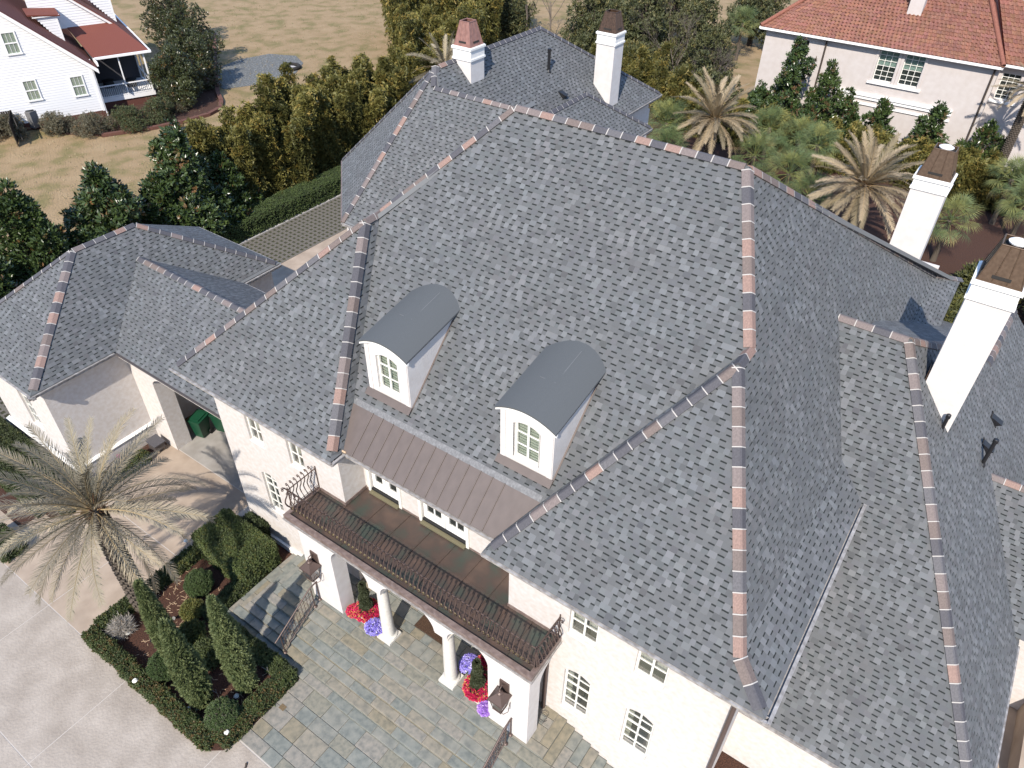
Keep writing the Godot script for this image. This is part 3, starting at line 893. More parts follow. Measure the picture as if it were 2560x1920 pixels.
	g.span(V(-26.4, 0, -37), V(-26.2, 7.4, -24.6)); g.span(V(-26, 0, -38.2), V(-17.3, 8, -38)); g.span(V(-17.5, 0, -38), V(-17.3, 8.5, -25)); g.span(V(-15.8, 0, -33.4), V(-15.6, 8.4, -25))
	g.span(V(-17.3, 0, -33.4), V(-15.8, 8.4, -33.2))
	part(h, "wall", g.mesh(), M.washed_brick)
	# upper recess with two pairs of french doors
	var rz := -10.4
	wall(h, "wall", V(-12.55, 5.0, rz), X, 6.05, 2.45, 0.2, [Rect2(0.25, 0.12, 1.15, 2.1), Rect2(2.3, 0.12, 1.65, 2.1)], M.washed_brick)
	for dd in [[-12.3, -11.15], [-10.25, -8.6]]:
		var w: float = dd[1] - dd[0]
		for k in 2:
			var x0: float = dd[0] + w * k / 2.0 + 0.01
			var x1: float = dd[0] + w * (k + 1) / 2.0 - 0.01
			g = G.new()
			var fr := 0.13
			g.span(V(x0, 5.14, rz - 0.12), V(x0 + fr, 7.2, rz - 0.06)); g.span(V(x1 - fr, 5.14, rz - 0.12), V(x1, 7.2, rz - 0.06))
			g.span(V(x0 + fr, 5.14, rz - 0.12), V(x1 - fr, 5.42, rz - 0.06)); g.span(V(x0 + fr, 7.05, rz - 0.12), V(x1 - fr, 7.2, rz - 0.06))
			for y in [5.96, 6.5]: g.span(V(x0 + fr, y - 0.02, rz - 0.105), V(x1 - fr, y + 0.02, rz - 0.07))
			if w > 1.3: g.span(V((x0 + x1) / 2 - 0.02, 5.42, rz - 0.104), V((x0 + x1) / 2 + 0.02, 7.05, rz - 0.071))
			var door := part(h, "door", g.mesh(), M.white_paint)
			g = G.new()
			g.span(V(x0 + fr, 5.42, rz - 0.10), V(x1 - fr, 7.05, rz - 0.09))
			part(door, "pane", g.mesh(), M.glass)
			g = G.new()
			g.span(V(x0, 5.14, rz - 0.5), V(x1, 7.2, rz - 0.48))
			part(door, "room", g.mesh(), M.room)
		for xx in [dd[0] - 0.1, dd[1]]:
			g = G.new()
			g.span(V(xx, 5.0, rz + 0.002), V(xx + 0.1, 7.3, rz + 0.05))
			part(h, "door_casing", g.mesh(), M.trim)
		g = G.new()
		g.span(V(dd[0], 5.0, rz + 0.002), V(dd[1], 5.06, rz + 0.14))
		part(h, "door_sill", g.mesh(), M.olive_sill)
		g = G.new()
		g.span(V(dd[0], 5.06, rz - 0.14), V(dd[1], 5.13, rz + 0.02))
		part(h, "door_mat", g.mesh(), M.dark)
	# porch below: back wall and the dark doorway
	wall(h, "wall", V(-12.55, 1.2, rz), X, 6.05, 3.62, 0.2, [Rect2(2.4, 0, 1.5, 2.5)], M.stucco)
	g = G.new()
	g.span(V(-10.15, 1.2, rz - 0.2), V(-8.65, 3.7, rz - 0.12))
	part(h, "door", g.mesh(), M.bronze_iron)
	portico(h)
	# rear and side walls of the garage, the porte cochere between garage and house
	wall(h, "wall", V(-30.55, 0, -7.05), X, 5.05, 4.9, 0.2, [Rect2(2.55, 1.9, 0.85, 1.85)], M.washed_brick)
	window(h, V(-27.58, 1.9, -7.05), X, 0.85, 1.85, 3, [0.46, 0.92, 1.38], "drapes", 0.0)
	g = G.new()
	g.span(V(-25.7, 0, -17.5), V(-25.5, 4.9, -7.25)); g.span(V(-30.55, 0, -17.7), V(-25.5, 4.9, -17.5)); g.span(V(-30.55, 0, -17.5), V(-30.35, 4.9, -7.25))
	part(h, "wall", g.mesh(), M.washed_brick)
	g = G.new()                                               # sloped white ledge on a thicker foot round the garage
	g.span(V(-25.5, 0, -10.3), V(-25.38, 0.78, -6.93)); g.span(V(-30.6, 0, -7.05), V(-25.5, 0.78, -6.93))
	part(h, "plinth", g.mesh(), M.washed_brick)
	g = G.new()
	g.box(V(-25.42, 0.83, -8.62), V(0.17, 0.07, 3.4), Basis(Vector3.BACK, -0.3)); g.box(V(-28.0, 0.83, -6.96), V(5.3, 0.07, 0.17), Basis(Vector3.RIGHT, 0.3))
	part(h, "ledge", g.mesh(), M.white_paint)
	for zz in [-10.31, -15.3]:
		g = G.new()
		var y_top := 4.75
		var n := 24
		for i in n:
			var xa := lerpf(-24.08, -18.9, float(i) / n); var xb := lerpf(-24.08, -18.9, float(i + 1) / n)
			var f := func(x: float) -> float: return 3.55 + 0.72 * sqrt(maxf(0.0, 1.0 - pow((x + 21.5) / 2.6, 2.0)))
			g.slab([V(xa, f.call(xa), zz), V(xb, f.call(xb), zz), V(xb, y_top, zz), V(xa, y_top, zz)], V(0, 0, 0.7))
		g.span(V(-25.49, 0, zz - 0.7), V(-24.08, y_top, zz)); g.span(V(-18.9, 0, zz - 0.7), V(-18.26, y_top, zz))
		part(h, "arch_wall", g.mesh(), M.washed_brick)
	g = G.new()
	g.span(V(-25.4, 4.72, -15.9), V(-18.3, 4.8, -9.9))
	part(h, "ceiling", g.mesh(), M.washed_brick)
	# soffits
	g = G.new()
	for r in [[-19.1, -12.2, -9.5, -9.0], [-6.9, 0.15, -9.5, -9.0]]: g.span(V(r[0], 7.36, r[2]), V(r[1], 7.40, r[3]))
	g.span(V(-0.4, 7.36, -29.5), V(0.15, 7.4, -9.5)); g.span(V(-19.1, 7.36, -19), V(-18.25, 7.4, -9.5)); g.span(V(-12.55, 7.36, -10.4), V(-6.5, 7.4, -9.5))
	g.span(V(-25.5, 4.86, -17.9), V(-25.15, 4.9, -6.7)); g.span(V(-30.9, 4.86, -7.05), V(-25.5, 4.9, -6.7))
	part(h, "soffit", g.mesh(), M.trim)
	# low right wing
	g = G.new()
	g.span(V(-0.4, 0, -12.15), V(5.0, 3.1, -11.9)); g.span(V(4.8, 0, -31), V(5.0, 3.1, -12.15)); g.span(V(5.0, 0, -18.6), V(9, 3.3, -18.4))
	part(h, "wall", g.mesh(), M.washed_brick)
	window(h, V(3.3, 1.2, -11.88), X, 0.8, 1.6, 2, [0.5, 1.0], "drapes", 0.0, null, -0.04)
	# downpipes
	g = G.new()
	g.tube([V(-0.43, 7.35, -9.42), V(-0.43, 0.1, -9.42)], 0.055, 0.055, 8)
	part(h, "downspout", g.mesh(), M.bronze_iron)
	g = G.new()
	g.tube([V(-5.15, 4.75, -9.41), V(-5.15, 0.9, -9.41)], 0.06, 0.06, 8); g.span(V(-5.3, 4.55, -9.5), V(-5.0, 4.95, -9.3))
	part(h, "downspout", g.mesh(), M.bronze_iron)
	g = G.new()
	g.tube([V(4.95, 3.05, -11.8), V(4.95, 0.1, -11.8)], 0.05, 0.05, 8)
	part(h, "downspout", g.mesh(), M.bronze_iron)
	# white coping that runs down the foot of the wall beside the right-hand steps, and its twin on the left
	g = G.new()
	g.slab([V(-5.2, 0.9, -9.36), V(-2.9, 0.02, -9.36), V(-2.9, 0.14, -9.36), V(-5.2, 1.02, -9.36)], V(0, 0, 0.13))
	g.slab([V(-15.5, 0.12, -9.36), V(-13.4, 0.9, -9.36), V(-13.4, 1.02, -9.36), V(-15.5, 0.24, -9.36)], V(0, 0, 0.13))
	g.span(V(-2.9, 0.0, -9.49), V(-0.5, 0.16, -9.42)); g.span(V(-18.2, 0.0, -9.49), V(-15.5, 0.3, -9.40))
	part(h, "coping", g.mesh(), M.white_paint)

func portico(h: Node3D) -> void:
	var zf := -8.236
	var zb := -8.76
	var top := 4.86
	var g := G.new()
	var bottom := func(x: float) -> float:
		for a in [[-11.33, 0.76, 0.76], [-9.11, 1.0, 0.74], [-6.96, 0.70, 0.66]]:
			if absf(x - a[0]) < a[1]: return 3.93 + a[2] * sqrt(1.0 - pow((x - a[0]) / a[1], 2.0))
		return 3.93 if (x > -10.58 and x < -7.6) else 1.2
	var xs := [-13.4]
	for a in [[-11.33, 0.76], [-9.11, 1.0], [-6.96, 0.70]]:
		for i in 25: xs.push_back(a[0] - a[1] * cos(PI * i / 24.0))
	xs.push_back(-4.94)
	for i in xs.size() - 1:
		var m: float = (xs[i] + xs[i + 1]) / 2
		var mid: float = bottom.call(m)
		var ya: float = mid if (mid < 3.94) else bottom.call(clampf(xs[i], m - 0.5, m))
		var yb: float = mid if (mid < 3.94) else bottom.call(clampf(xs[i + 1], m, m + 0.5))
		g.slab([V(xs[i], ya, zf), V(xs[i + 1], yb, zf), V(xs[i + 1], top, zf), V(xs[i], top, zf)], V(0, 0, zf - zb))
	for x in [-13.4, -5.3]:                                  # side arches from the end piers back to the wall
		for i in 10:
			var za := lerpf(zb, -9.5, i / 10.0); var zc := lerpf(zb, -9.5, (i + 1) / 10.0)
			var f := func(z: float) -> float: return 3.75 + 0.55 * sqrt(maxf(0.0, 1.0 - pow((z + 9.5) / 0.74, 2.0)))
			g.slab([V(x + 0.36, f.call(za), za), V(x + 0.36, f.call(zc), zc), V(x + 0.36, top, zc), V(x + 0.36, top, za)], V(0.36, 0, 0))
	part(h, "portico", g.mesh(), M.stucco)
	for x in [-10.35, -7.86]:
		g = G.new()
		g.lathe([Vector2(0.26, 0.1), Vector2(0.27, 0.16), Vector2(0.215, 0.2), Vector2(0.20, 0.24), Vector2(0.185, 1.4), Vector2(0.165, 2.45), Vector2(0.19, 2.5), Vector2(0.19, 2.54), Vector2(0.165, 2.56), Vector2(0.22, 2.68)], V(x, 1.2, -8.52), 28)
		var col := part(h, "column", g.mesh(), M.white_stone)
		g = G.new()
		g.span(V(x - 0.27, 1.2, -8.79), V(x + 0.27, 1.305, -8.25))
		part(col, "plinth", g.mesh(), M.white_stone)
		g = G.new()
		g.span(V(x - 0.235, 3.87, -8.755), V(x + 0.235, 3.928, -8.24))
		part(col, "capital", g.mesh(), M.white_stone)
	# balcony deck: slab, copper sheets with raised seams, rolled edge
	g = G.new()
	g.span(V(-13.6, 4.86, -9.5), V(-4.9, 4.96, -8.2)); g.span(V(-12.55, 4.83, -10.4), V(-6.5, 4.96, -9.5))
	part(h, "balcony_slab", g.mesh(), M.stucco)
	var seams := [-13.62, -12.5, -11.6, -10.7, -9.8, -8.9, -8.0, -7.1, -6.48, -5.7, -4.88]
	for i in seams.size() - 1:
		var x0: float = seams[i]; var x1: float = seams[i + 1]
		var back := -10.4 if (x0 > -12.6 and x1 < -6.4) else -9.5
		g = G.new()
		g.span(V(x0 + 0.004, 4.962, back), V(x1 - 0.004, 4.985, -8.26))
		if back < -10: g.span(V(x0 + 0.02, 4.985, -9.53), V(x1 - 0.02, 4.991, -9.50))
		g.span(V(x0 - 0.008, 4.985, back), V(x0 + 0.008, 5.006, -8.26))
		part(h, "copper_sheet", g.mesh(), M.copper_deck)
	g = G.new()
	for r in [[-13.75, -4.82, -8.24, -8.10], [-13.75, -13.62, -9.5, -8.24], [-4.95, -4.82, -9.5, -8.24]]:
		g.span(V(r[0], 4.90, r[2]), V(r[1], 5.055, r[3]))
	part(h, "balcony_edge", g.mesh(), M.copper_edge)
	g = G.new()
	for r in [[-13.78, -4.79, -8.24, -8.07], [-13.78, -13.60, -9.5, -8.24], [-4.97, -4.79, -9.5, -8.24]]:
		g.span(V(r[0], 4.83, r[2]), V(r[1], 4.898, r[3]))
	part(h, "balcony_gutter", g.mesh(), M.gutter)
	g = G.new()                                               # copper skirting against the walls
	g.span(V(-13.6, 4.985, -9.5), V(-12.55, 5.10, -9.48)); g.span(V(-6.5, 4.985, -9.5), V(-4.95, 5.10, -9.48))
	g.span(V(-12.55, 4.985, -10.39), V(-12.53, 5.10, -9.48)); g.span(V(-6.52, 4.985, -10.39), V(-6.5, 5.10, -9.48)); g.span(V(-12.53, 4.985, -10.39), V(-6.52, 5.05, -10.375))
	part(h, "skirting", g.mesh(), M.copper_edge)
	# railing: bellied iron balusters that curl outwards at the top
	var rail := G.new()
	var y := 5.06
	for p in [[V(-13.66, 0, -9.48), V(-13.66, 0, -8.40)], [V(-13.66, 0, -8.40), V(-4.91, 0, -8.40)], [V(-4.91, 0, -8.40), V(-4.91, 0, -9.48)]]:
		var a: Vector3 = p[0]; var b: Vector3 = p[1]
		rail.tube([a + V(0, y + 0.86, 0), b + V(0, y + 0.86, 0)], 0.02, 0.02, 5)
		rail.tube([a + V(0, y + 0.03, 0), b + V(0, y + 0.03, 0)], 0.016, 0.016, 5)
		rail.tube([a + V(0, y + 0.15, 0), b + V(0, y + 0.15, 0)], 0.010, 0.010, 5)
	for q in [V(-13.66, 0, -9.48), V(-13.66, 0, -8.40), V(-4.91, 0, -8.40), V(-4.91, 0, -9.48)]: rail.tube([q + V(0, 5.0, 0), q + V(0, y + 0.95, 0)], 0.02, 0.02, 6)
	var rl := part(h, "railing", rail.mesh(), M.bronze_iron)
	var bl := G.new()
	var path := []
	for k in [[0, 0.03], [0.05, 0.12], [0.13, 0.24], [0.16, 0.36], [0.12, 0.50], [0.05, 0.64], [0.01, 0.78], [0.02, 0.88], [0.07, 0.96], [0.13, 0.985], [0.17, 0.95], [0.165, 0.90], [0.13, 0.885], [0.12, 0.92]]:
		path.push_back(V(0, k[1], k[0]))
	bl.tube(path, 0.017, 0.0155, 5)
	var bm := bl.mesh()
	var at := []
	for i in 56: at.push_back([V(-13.58 + 8.60 * (i + 0.5) / 56.0, y, -8.40), 0.0])
	for i in 7:
		at.push_back([V(-13.66, y, -9.42 + 1.0 * (i + 0.5) / 7.0), -PI / 2])
		at.push_back([V(-4.91, y, -9.42 + 1.0 * (i + 0.5) / 7.0), PI / 2])
	for q in [[V(-13.66, y, -8.40), -PI / 4], [V(-4.91, y, -8.40), PI / 4], [V(-13.66, y, -8.40), -PI / 8], [V(-4.91, y, -8.40), PI / 8], [V(-4.91, y, -8.40), PI * 3 / 8]]: at.push_back(q)
	for q in at: part(rl, "baluster", bm, M.bronze_iron, Transform3D(Basis(Vector3.UP, q[1]), q[0]))
	var sc := G.new()                                         # small scrolls between the foot rails
	for i in 56:
		var x := -13.58 + 8.60 * i / 56.0
		var pts := []
		for k in 8: pts.push_back(V(x + 0.05 * cos(TAU * k / 8.0), y + 0.09 + 0.05 * sin(TAU * k / 8.0), -8.385))
		sc.tube(pts, 0.011, 0.011, 4)
	stuff(part(rl, "scroll_band", sc.mesh(), M.bronze_pale))

# ---------------------------------------------------------------- paving, steps, driveway
func stone(root: Node3D, a: Vector3, b: Vector3) -> void:
	var g := G.new()
	var t := rf(-0.004, 0.004)
	var e := 0.008
	var lo := [V(a.x, a.y, b.z), V(b.x, a.y, b.z), V(b.x, a.y, a.z), V(a.x, a.y, a.z)]
	var y := b.y + t
	var hi := [V(a.x + e, y, b.z - e), V(b.x - e, y, b.z - e), V(b.x - e, y, a.z + e), V(a.x + e, y, a.z + e)]
	var md := []
	for p in lo: md.push_back(V(p.x, y - e, p.z))
	for i in 4:
		var j := (i + 1) % 4
		g.quad(lo[i], lo[j], md[j], md[i]); g.quad(md[i], md[j], hi[j], hi[i])
	g.quad(hi[0], hi[1], hi[2], hi[3])
	part(root, "paving_stone", g.mesh(), M["stone_%d" % rng.randi_range(0, 6)])

func stone_row(root: Node3D, x0: float, x1: float, z0: float, z1: float, y: float, along_x: bool, lo: float, hi: float, thick := 0.045) -> void:
	var gap := 0.007
	var s := x0 if along_x else z0
	var e := x1 if along_x else z1
	while s < e - 0.02:
		var l := rf(lo, hi)
		if e - s - l < lo * 0.6: l = e - s
		if along_x: stone(root, V(s + gap, y - thick, z0 + gap), V(s + l - gap, y, z1 - gap))
		else: stone(root, V(x0 + gap, y - thick, s + gap), V(x1 - gap, y, s + l - gap))
		s += l

func front_ground() -> void:
	var g := G.new()
	for k in 8:
		var y := 0.15 * (k + 1)
		g.span(V(-16.0 + 0.28 * k + 0.02, y - 0.17, -9.5), V(-2.4 - 0.28 * k - 0.02, y - 0.03, -6.22 - 0.28 * k - 0.02))
	g.span(V(-12.55, 0.9, -10.4), V(-6.5, 1.17, -9.5))
	var st := struct("entrance_steps", g.mesh(), M.stone_bed, "bluestone steps climbing on three sides to the porch")
	for k in 8:
		var y := 0.15 * (k + 1)
		var x0 := -16.0 + 0.28 * k; var x1 := -2.4 - 0.28 * k; var z1 := -6.22 - 0.28 * k
		stone_row(st, x0, x1, z1 - 0.30, z1, y, true, 0.55, 1.15)
		stone_row(st, x0, x0 + 0.30, -9.48, z1 - 0.30, y, false, 0.5, 1.1)
		stone_row(st, x1 - 0.30, x1, -9.48, z1 - 0.30, y, false, 0.5, 1.1)
		var r := G.new()                                       # risers
		r.span(V(x0 + 0.012, y - 0.15, -9.48), V(x1 - 0.012, y - 0.045, z1 - 0.012))
		part(st, "riser", r.mesh(), M["stone_%d" % (k % 7)])
	var z := -8.48
	while z > -10.3:                                           # porch floor, stones in a broken pattern
		var d := 0.30 if rng.randf() < 0.4 else 0.46
		stone_row(st, -13.74 if z > -9.4 else -12.5, -4.66 if z > -9.4 else -6.55, maxf(z - d, -10.36), z, 1.2, true, 0.32, 0.72)
		z -= d
	g = G.new()
	g.span(V(-12.2, -0.1, -6.24), V(-6.2, -0.012, -3.88))
	var pt := struct("patio", g.mesh(), M.stone_bed, "patio of large bluestone slabs at the foot of the steps")
	z = -6.24
	for d in [0.52, 0.44, 0.58, 0.42, 0.40]:
		stone_row(pt, -12.2, -6.2, z, minf(z + d, -3.88), 0.03, true, 0.50, 0.95)
		z += d
	# driveway: big concrete slabs with open joints
	var base := G.new()
	base.span(V(-30, -0.3, -11.0), V(4, -0.006, 6))
	var dr := struct("driveway", base.mesh(), M.joint, "pale concrete driveway cast in large slabs")
	var j := 0.015
	for s in [[-30.0, -21.2, -6.9, -3.1, "concrete_warm"], [-25.1, -19.25, -10.35, -6.9, "concrete_warm"], [-19.25, -18.25, -9.5, -3.1, "concrete_warm"], [-21.2, -19.25, -6.9, -3.1, "concrete_warm"], [-30.0, -21.2, -3.1, 0.1, "concrete"], [-21.2, -16.6, -3.1, 0.08, "concrete"], [-16.6, -12.4, -3.6, 0.08, "concrete"], [-12.4, -8.2, -3.86, 0.08, "concrete"], [-8.2, -3.9, -3.86, 0.08, "concrete"], [-3.9, 4.0, -3.86, 0.08, "concrete"], [-30.0, -21.2, 0.1, 6.0, "concrete"], [-21.2, -16.6, 0.08, 6.0, "concrete"], [-16.6, -12.4, 0.08, 6.0, "concrete"], [-12.4, -8.2, 0.08, 6.0, "concrete"], [-8.2, 4.0, 0.08, 6.0, "concrete"], [-18.25, -12.4, -9.5, -3.6, "mulch"]]:
		if s[4] == "mulch": continue
		g = G.new()
		g.span(V(s[0] + j, -0.2, s[2] + j), V(s[1] - j, 0.0, s[3] - j))
		part(dr, "concrete_slab", g.mesh(), M[s[4]])
	g = G.new()
	g.span(V(-25.4, -0.2, -18), V(-18.25, 0.0, -10.37))
	part(dr, "concrete_slab", g.mesh(), M.concrete_grey)
	g = G.new()
	g.span(V(-32.4, -0.2, -33), V(-25.5, 0.004, -18.02)); g.span(V(-25.5, -0.2, -26), V(-18.25, 0.004, -18.02))
	part(dr, "concrete_slab", g.mesh(), M.concrete_warm)
	# planting bed
	g = G.new()
	var bed := [V(-19.15, 0.05, -9.45), V(-19.15, 0.05, -3.6), V(-19.0, 0.05, -3.2), V(-18.6, 0.05, -3.08), V(-13.3, 0.05, -3.02), V(-12.75, 0.05, -3.1), V(-12.35, 0.05, -3.4), V(-12.22, 0.05, -3.9), V(-12.22, 0.05, -6.25), V(-16.02, 0.05, -6.25), V(-16.02, 0.05, -9.45)]
	g.slab(bed, V(0, 0.2, 0))
	struct("planting_bed", g.mesh(), M.mulch, "bed of red-brown mulch between driveway and steps")
	var k := G.new()
	for i in 260:
		var c := Vector2(rf(-18.7, -12.6), rf(-6.0, -3.6)) if rng.randf() < 0.4 else Vector2(rf(-18.6, -16.3), rf(-7.0, -4.6))
		k.box(V(c.x, 0.062, c.y), V(rf(0.06, 0.2), 0.01, 0.012), Basis(Vector3.UP, rf(0, PI)))
	stuff(tag(part(self, "fallen_straw", k.mesh(), M.straw_bit), "scattered pale straw and dead frond bits on the red mulch", "plant litter"))
	g = G.new()                                                # narrow beds by the garage
	g.span(V(-25.38, -0.1, -10.25), V(-24.75, 0.04, -5.2)); g.span(V(-31, -0.1, -6.9), V(-25.3, 0.035, -4.3))
	struct("garage_bed", g.mesh(), M.mulch, "strip of mulch along the garage wall")

func lantern(x: float, label: String) -> void:
	var o := thing("wall_lantern", label, "lantern", V(x, 3.05, -8.0), 0.0, "bronze lanterns on the porch piers")
	var g := G.new()
	var a := 0.23
	var b := 0.06
	var lo := [V(-a, 0.3, a), V(a, 0.3, a), V(a, 0.3, -a), V(-a, 0.3, -a)]
	var hi := [V(-b, 0.52, b), V(b, 0.52, b), V(b, 0.52, -b), V(-b, 0.52, -b)]
	for i in 4: g.quad(lo[i], lo[(i + 1) % 4], hi[(i + 1) % 4], hi[i])
	g.span(V(-a - 0.012, 0.27, -a - 0.012), V(a + 0.012, 0.302, a + 0.012))
	g.lathe([Vector2(0.085, 0.5), Vector2(0.09, 0.55), Vector2(0.045, 0.58), Vector2(0.03, 0.64), Vector2(0, 0.66)], Vector3.ZERO, 14)
	part(o, "lantern_roof", g.mesh(), M.bronze_iron)
	g = G.new()
	var q := 0.13
	for s in [[-1, 1], [1, 1], [1, -1], [-1, -1]]: g.tube([V(s[0] * q, -0.22, s[1] * q), V(s[0] * (a - 0.03), 0.28, s[1] * (a - 0.03))], 0.014, 0.014, 4)
	g.span(V(-q - 0.015, -0.25, -q - 0.015), V(q + 0.015, -0.22, q + 0.015))
	part(o, "frame", g.mesh(), M.bronze_iron)
	for i in 4:
		var s0: Array = [[-1, 1], [1, 1], [1, -1], [-1, -1]][i]
		var s1: Array = [[1, 1], [1, -1], [-1, -1], [-1, 1]][i]
		g = G.new()
		g.quad(V(s0[0] * q, -0.21, s0[1] * q), V(s1[0] * q, -0.21, s1[1] * q), V(s1[0] * (a - 0.03), 0.27, s1[1] * (a - 0.03)), V(s0[0] * (a - 0.03), 0.27, s0[1] * (a - 0.03)))
		part(o, "pane", g.mesh(), M.glass)
	g = G.new()
	g.span(V(-0.15, 0.1, -0.235), V(0.15, 0.75, -0.19))
	g.tube([V(0, 0.66, -0.2), V(0, 0.74, -0.1), V(0, 0.72, 0.0), V(0, 0.62, 0)], 0.02, 0.016, 6)
	for s in [-1, 1]: g.tube([V(s * 0.2, -0.1, -0.2), V(s * 0.24, -0.32, -0.05), V(s * 0.16, -0.36, 0.06), V(s * 0.1, -0.25, 0.08)], 0.013, 0.01, 5)
	part(o, "bracket", g.mesh(), M.bronze_iron)

func handrail(x: float, label: String) -> void:
	var o := thing("handrail", label, "handrail", V(x, 0, 0), 0.0, "iron handrails of the entrance steps")
	var f := func(z: float) -> float: return clampf(0.15 + (-6.22 - z) * 0.15 / 0.28, 0.15, 1.2)
	var g := G.new()
	g.tube([V(0, f.call(-6.45) + 0.86, -6.28), V(0, f.call(-6.55) + 0.93, -6.5), V(0, f.call(-8.1) + 0.93, -7.9), V(0, 2.12, -8.12), V(0, 2.12, -8.22)], 0.028, 0.028, 6)
	part(o, "top_rail", g.mesh(), M.bronze_iron)
	g = G.new()
	g.tube([V(0, f.call(-6.55) + 0.08, -6.5), V(0, f.call(-8.1) + 0.1, -7.95)], 0.016, 0.016, 5)
	g.tube([V(0, f.call(-6.55) + 0.78, -6.5), V(0, f.call(-8.1) + 0.78, -7.95)], 0.011, 0.011, 5)
	part(o, "lower_rail", g.mesh(), M.bronze_iron)
	for z in [-6.5, -7.95, -8.19]:
		g = G.new()
		var y: float = f.call(z)
		g.tube([V(0, y - 0.02, z), V(0, y + 0.93, z)], 0.022, 0.022, 6)
		g.lathe([Vector2(0.07, y), Vector2(0.06, y + 0.02), Vector2(0.025, y + 0.05), Vector2(0.02, y + 0.06)], V(0, 0, z), 8)
		part(o, "post", g.mesh(), M.bronze_iron)
	for i in 11:
		var z := lerpf(-6.5, -7.95, (i + 1) / 12.0)
		var y: float = lerpf(f.call(-6.55), f.call(-8.1), (i + 1) / 12.0)
		g = G.new()
		g.tube([V(0, y + 0.08, z), V(0, y + 0.92, z)], 0.009, 0.009, 4)
		g.lathe([Vector2(0, y + 0.46), Vector2(0.02, y + 0.48), Vector2(0.02, y + 0.50), Vector2(0, y + 0.52)], V(0, 0, z), 6)
		part(o, "baluster", g.mesh(), M.bronze_iron)
	g = G.new()
	for i in 12:                                               # the lattice between the balusters
		var z0 := lerpf(-6.5, -7.95, i / 12.0); var z1 := lerpf(-6.5, -7.95, (i + 1) / 12.0)
		var ya: float = lerpf(f.call(-6.55), f.call(-8.1), i / 12.0); var yb: float = lerpf(f.call(-6.55), f.call(-8.1), (i + 1) / 12.0)
		for k in 3: g.tube([V(0, ya + 0.2 + 0.2 * k, z0), V(0, yb + 0.2 + 0.2 * k, z1)], 0.007, 0.007, 4)
	part(o, "lattice", g.mesh(), M.bronze_iron)

func planter(at: Vector3, r: float, h: float, urn: bool, petals: Array, label: String, fr: float, cone := false) -> void:
	var o := thing("flower_pot", label, "flower pot", at)
	var g := G.new()
	if urn: g.lathe([Vector2(0, 0), Vector2(r * 0.75, 0), Vector2(r * 0.7, 0.08), Vector2(r * 0.5, 0.12), Vector2(r * 0.55, 0.2), Vector2(r * 0.85, h * 0.7), Vector2(r, h), Vector2(r * 0.9, h), Vector2(r * 0.85, h - 0.06), Vector2(0, h - 0.06)], Vector3.ZERO, 20)
	else: g.lathe([Vector2(0, 0), Vector2(r * 0.72, 0), Vector2(r * 0.95, h * 0.85), Vector2(r, h * 0.86), Vector2(r, h), Vector2(r * 0.88, h), Vector2(r * 0.85, h - 0.05), Vector2(0, h - 0.05)], Vector3.ZERO, 18)
	part(o, "pot", g.mesh(), M.white_stone if urn else M.pot_clay)
	if urn:
		g = G.new()
		g.span(V(-r * 0.85, -0.02, -r * 0.85), V(r * 0.85, 0.05, r * 0.85))
		part(o, "base", g.mesh(), M.white_stone)
	var cl := clump(5, 0.05, 0.045, 0.9, 0.2)
	var xf := []; var co := []
	for i in (700 if urn else 420):
		var d := ball()
		d.y = absf(d.y)
		var p := V(d.x * fr, h - 0.05 + d.y * fr * (0.5 if urn else 0.85), d.z * fr)
		if cone and Vector2(p.x, p.z).length() < fr * 0.28: continue
		xf.push_back(turned(p, d, rf(0.8, 1.3)))
		co.push_back(petals[0].lerp(petals[1], rng.randf()) if rng.randf() < 0.84 else petals[2])
	copies(o, "flowers", cl, M.petal, xf, co)
	xf = []; co = []
	for i in 150:
		var d := ball()
		d.y = absf(d.y)
		xf.push_back(turned(V(d.x * fr * 0.85, h - 0.06 + d.y * fr * 0.5, d.z * fr * 0.85), d, 1.5)); co.push_back(Color(0.05, 0.09, 0.03))
	copies(o, "foliage", cl, M.leaf, xf, co)
	if cone:                                                   # a clipped dark spiral rises from the flowers
		xf = []; co = []
		var tall := 1.35
		for i in 2300:
			var t := rng.randf()
			var a := rf(0, TAU)
			var rr := 0.235 * (1.0 - 0.62 * t) * (0.80 + 0.2 * sin(a - t * 15.0))
			xf.push_back(turned(V(cos(a) * rr, h + t * tall, sin(a) * rr), V(cos(a), 0.3, sin(a)), rf(0.7, 1.1)))
			co.push_back(Color(0.028, 0.036, 0.016).lerp(Color(0.05, 0.06, 0.025), rng.randf()))
		var sp := copies(o, "clipped_spiral", cl, M.leaf, xf, co)
		g = G.new()
		g.lathe([Vector2(0.17, h - 0.05), Vector2(0.12, h + tall * 0.5), Vector2(0.05, h + tall)], Vector3.ZERO, 10)
		part(o, "stem", g.mesh(), M.hedge_core)

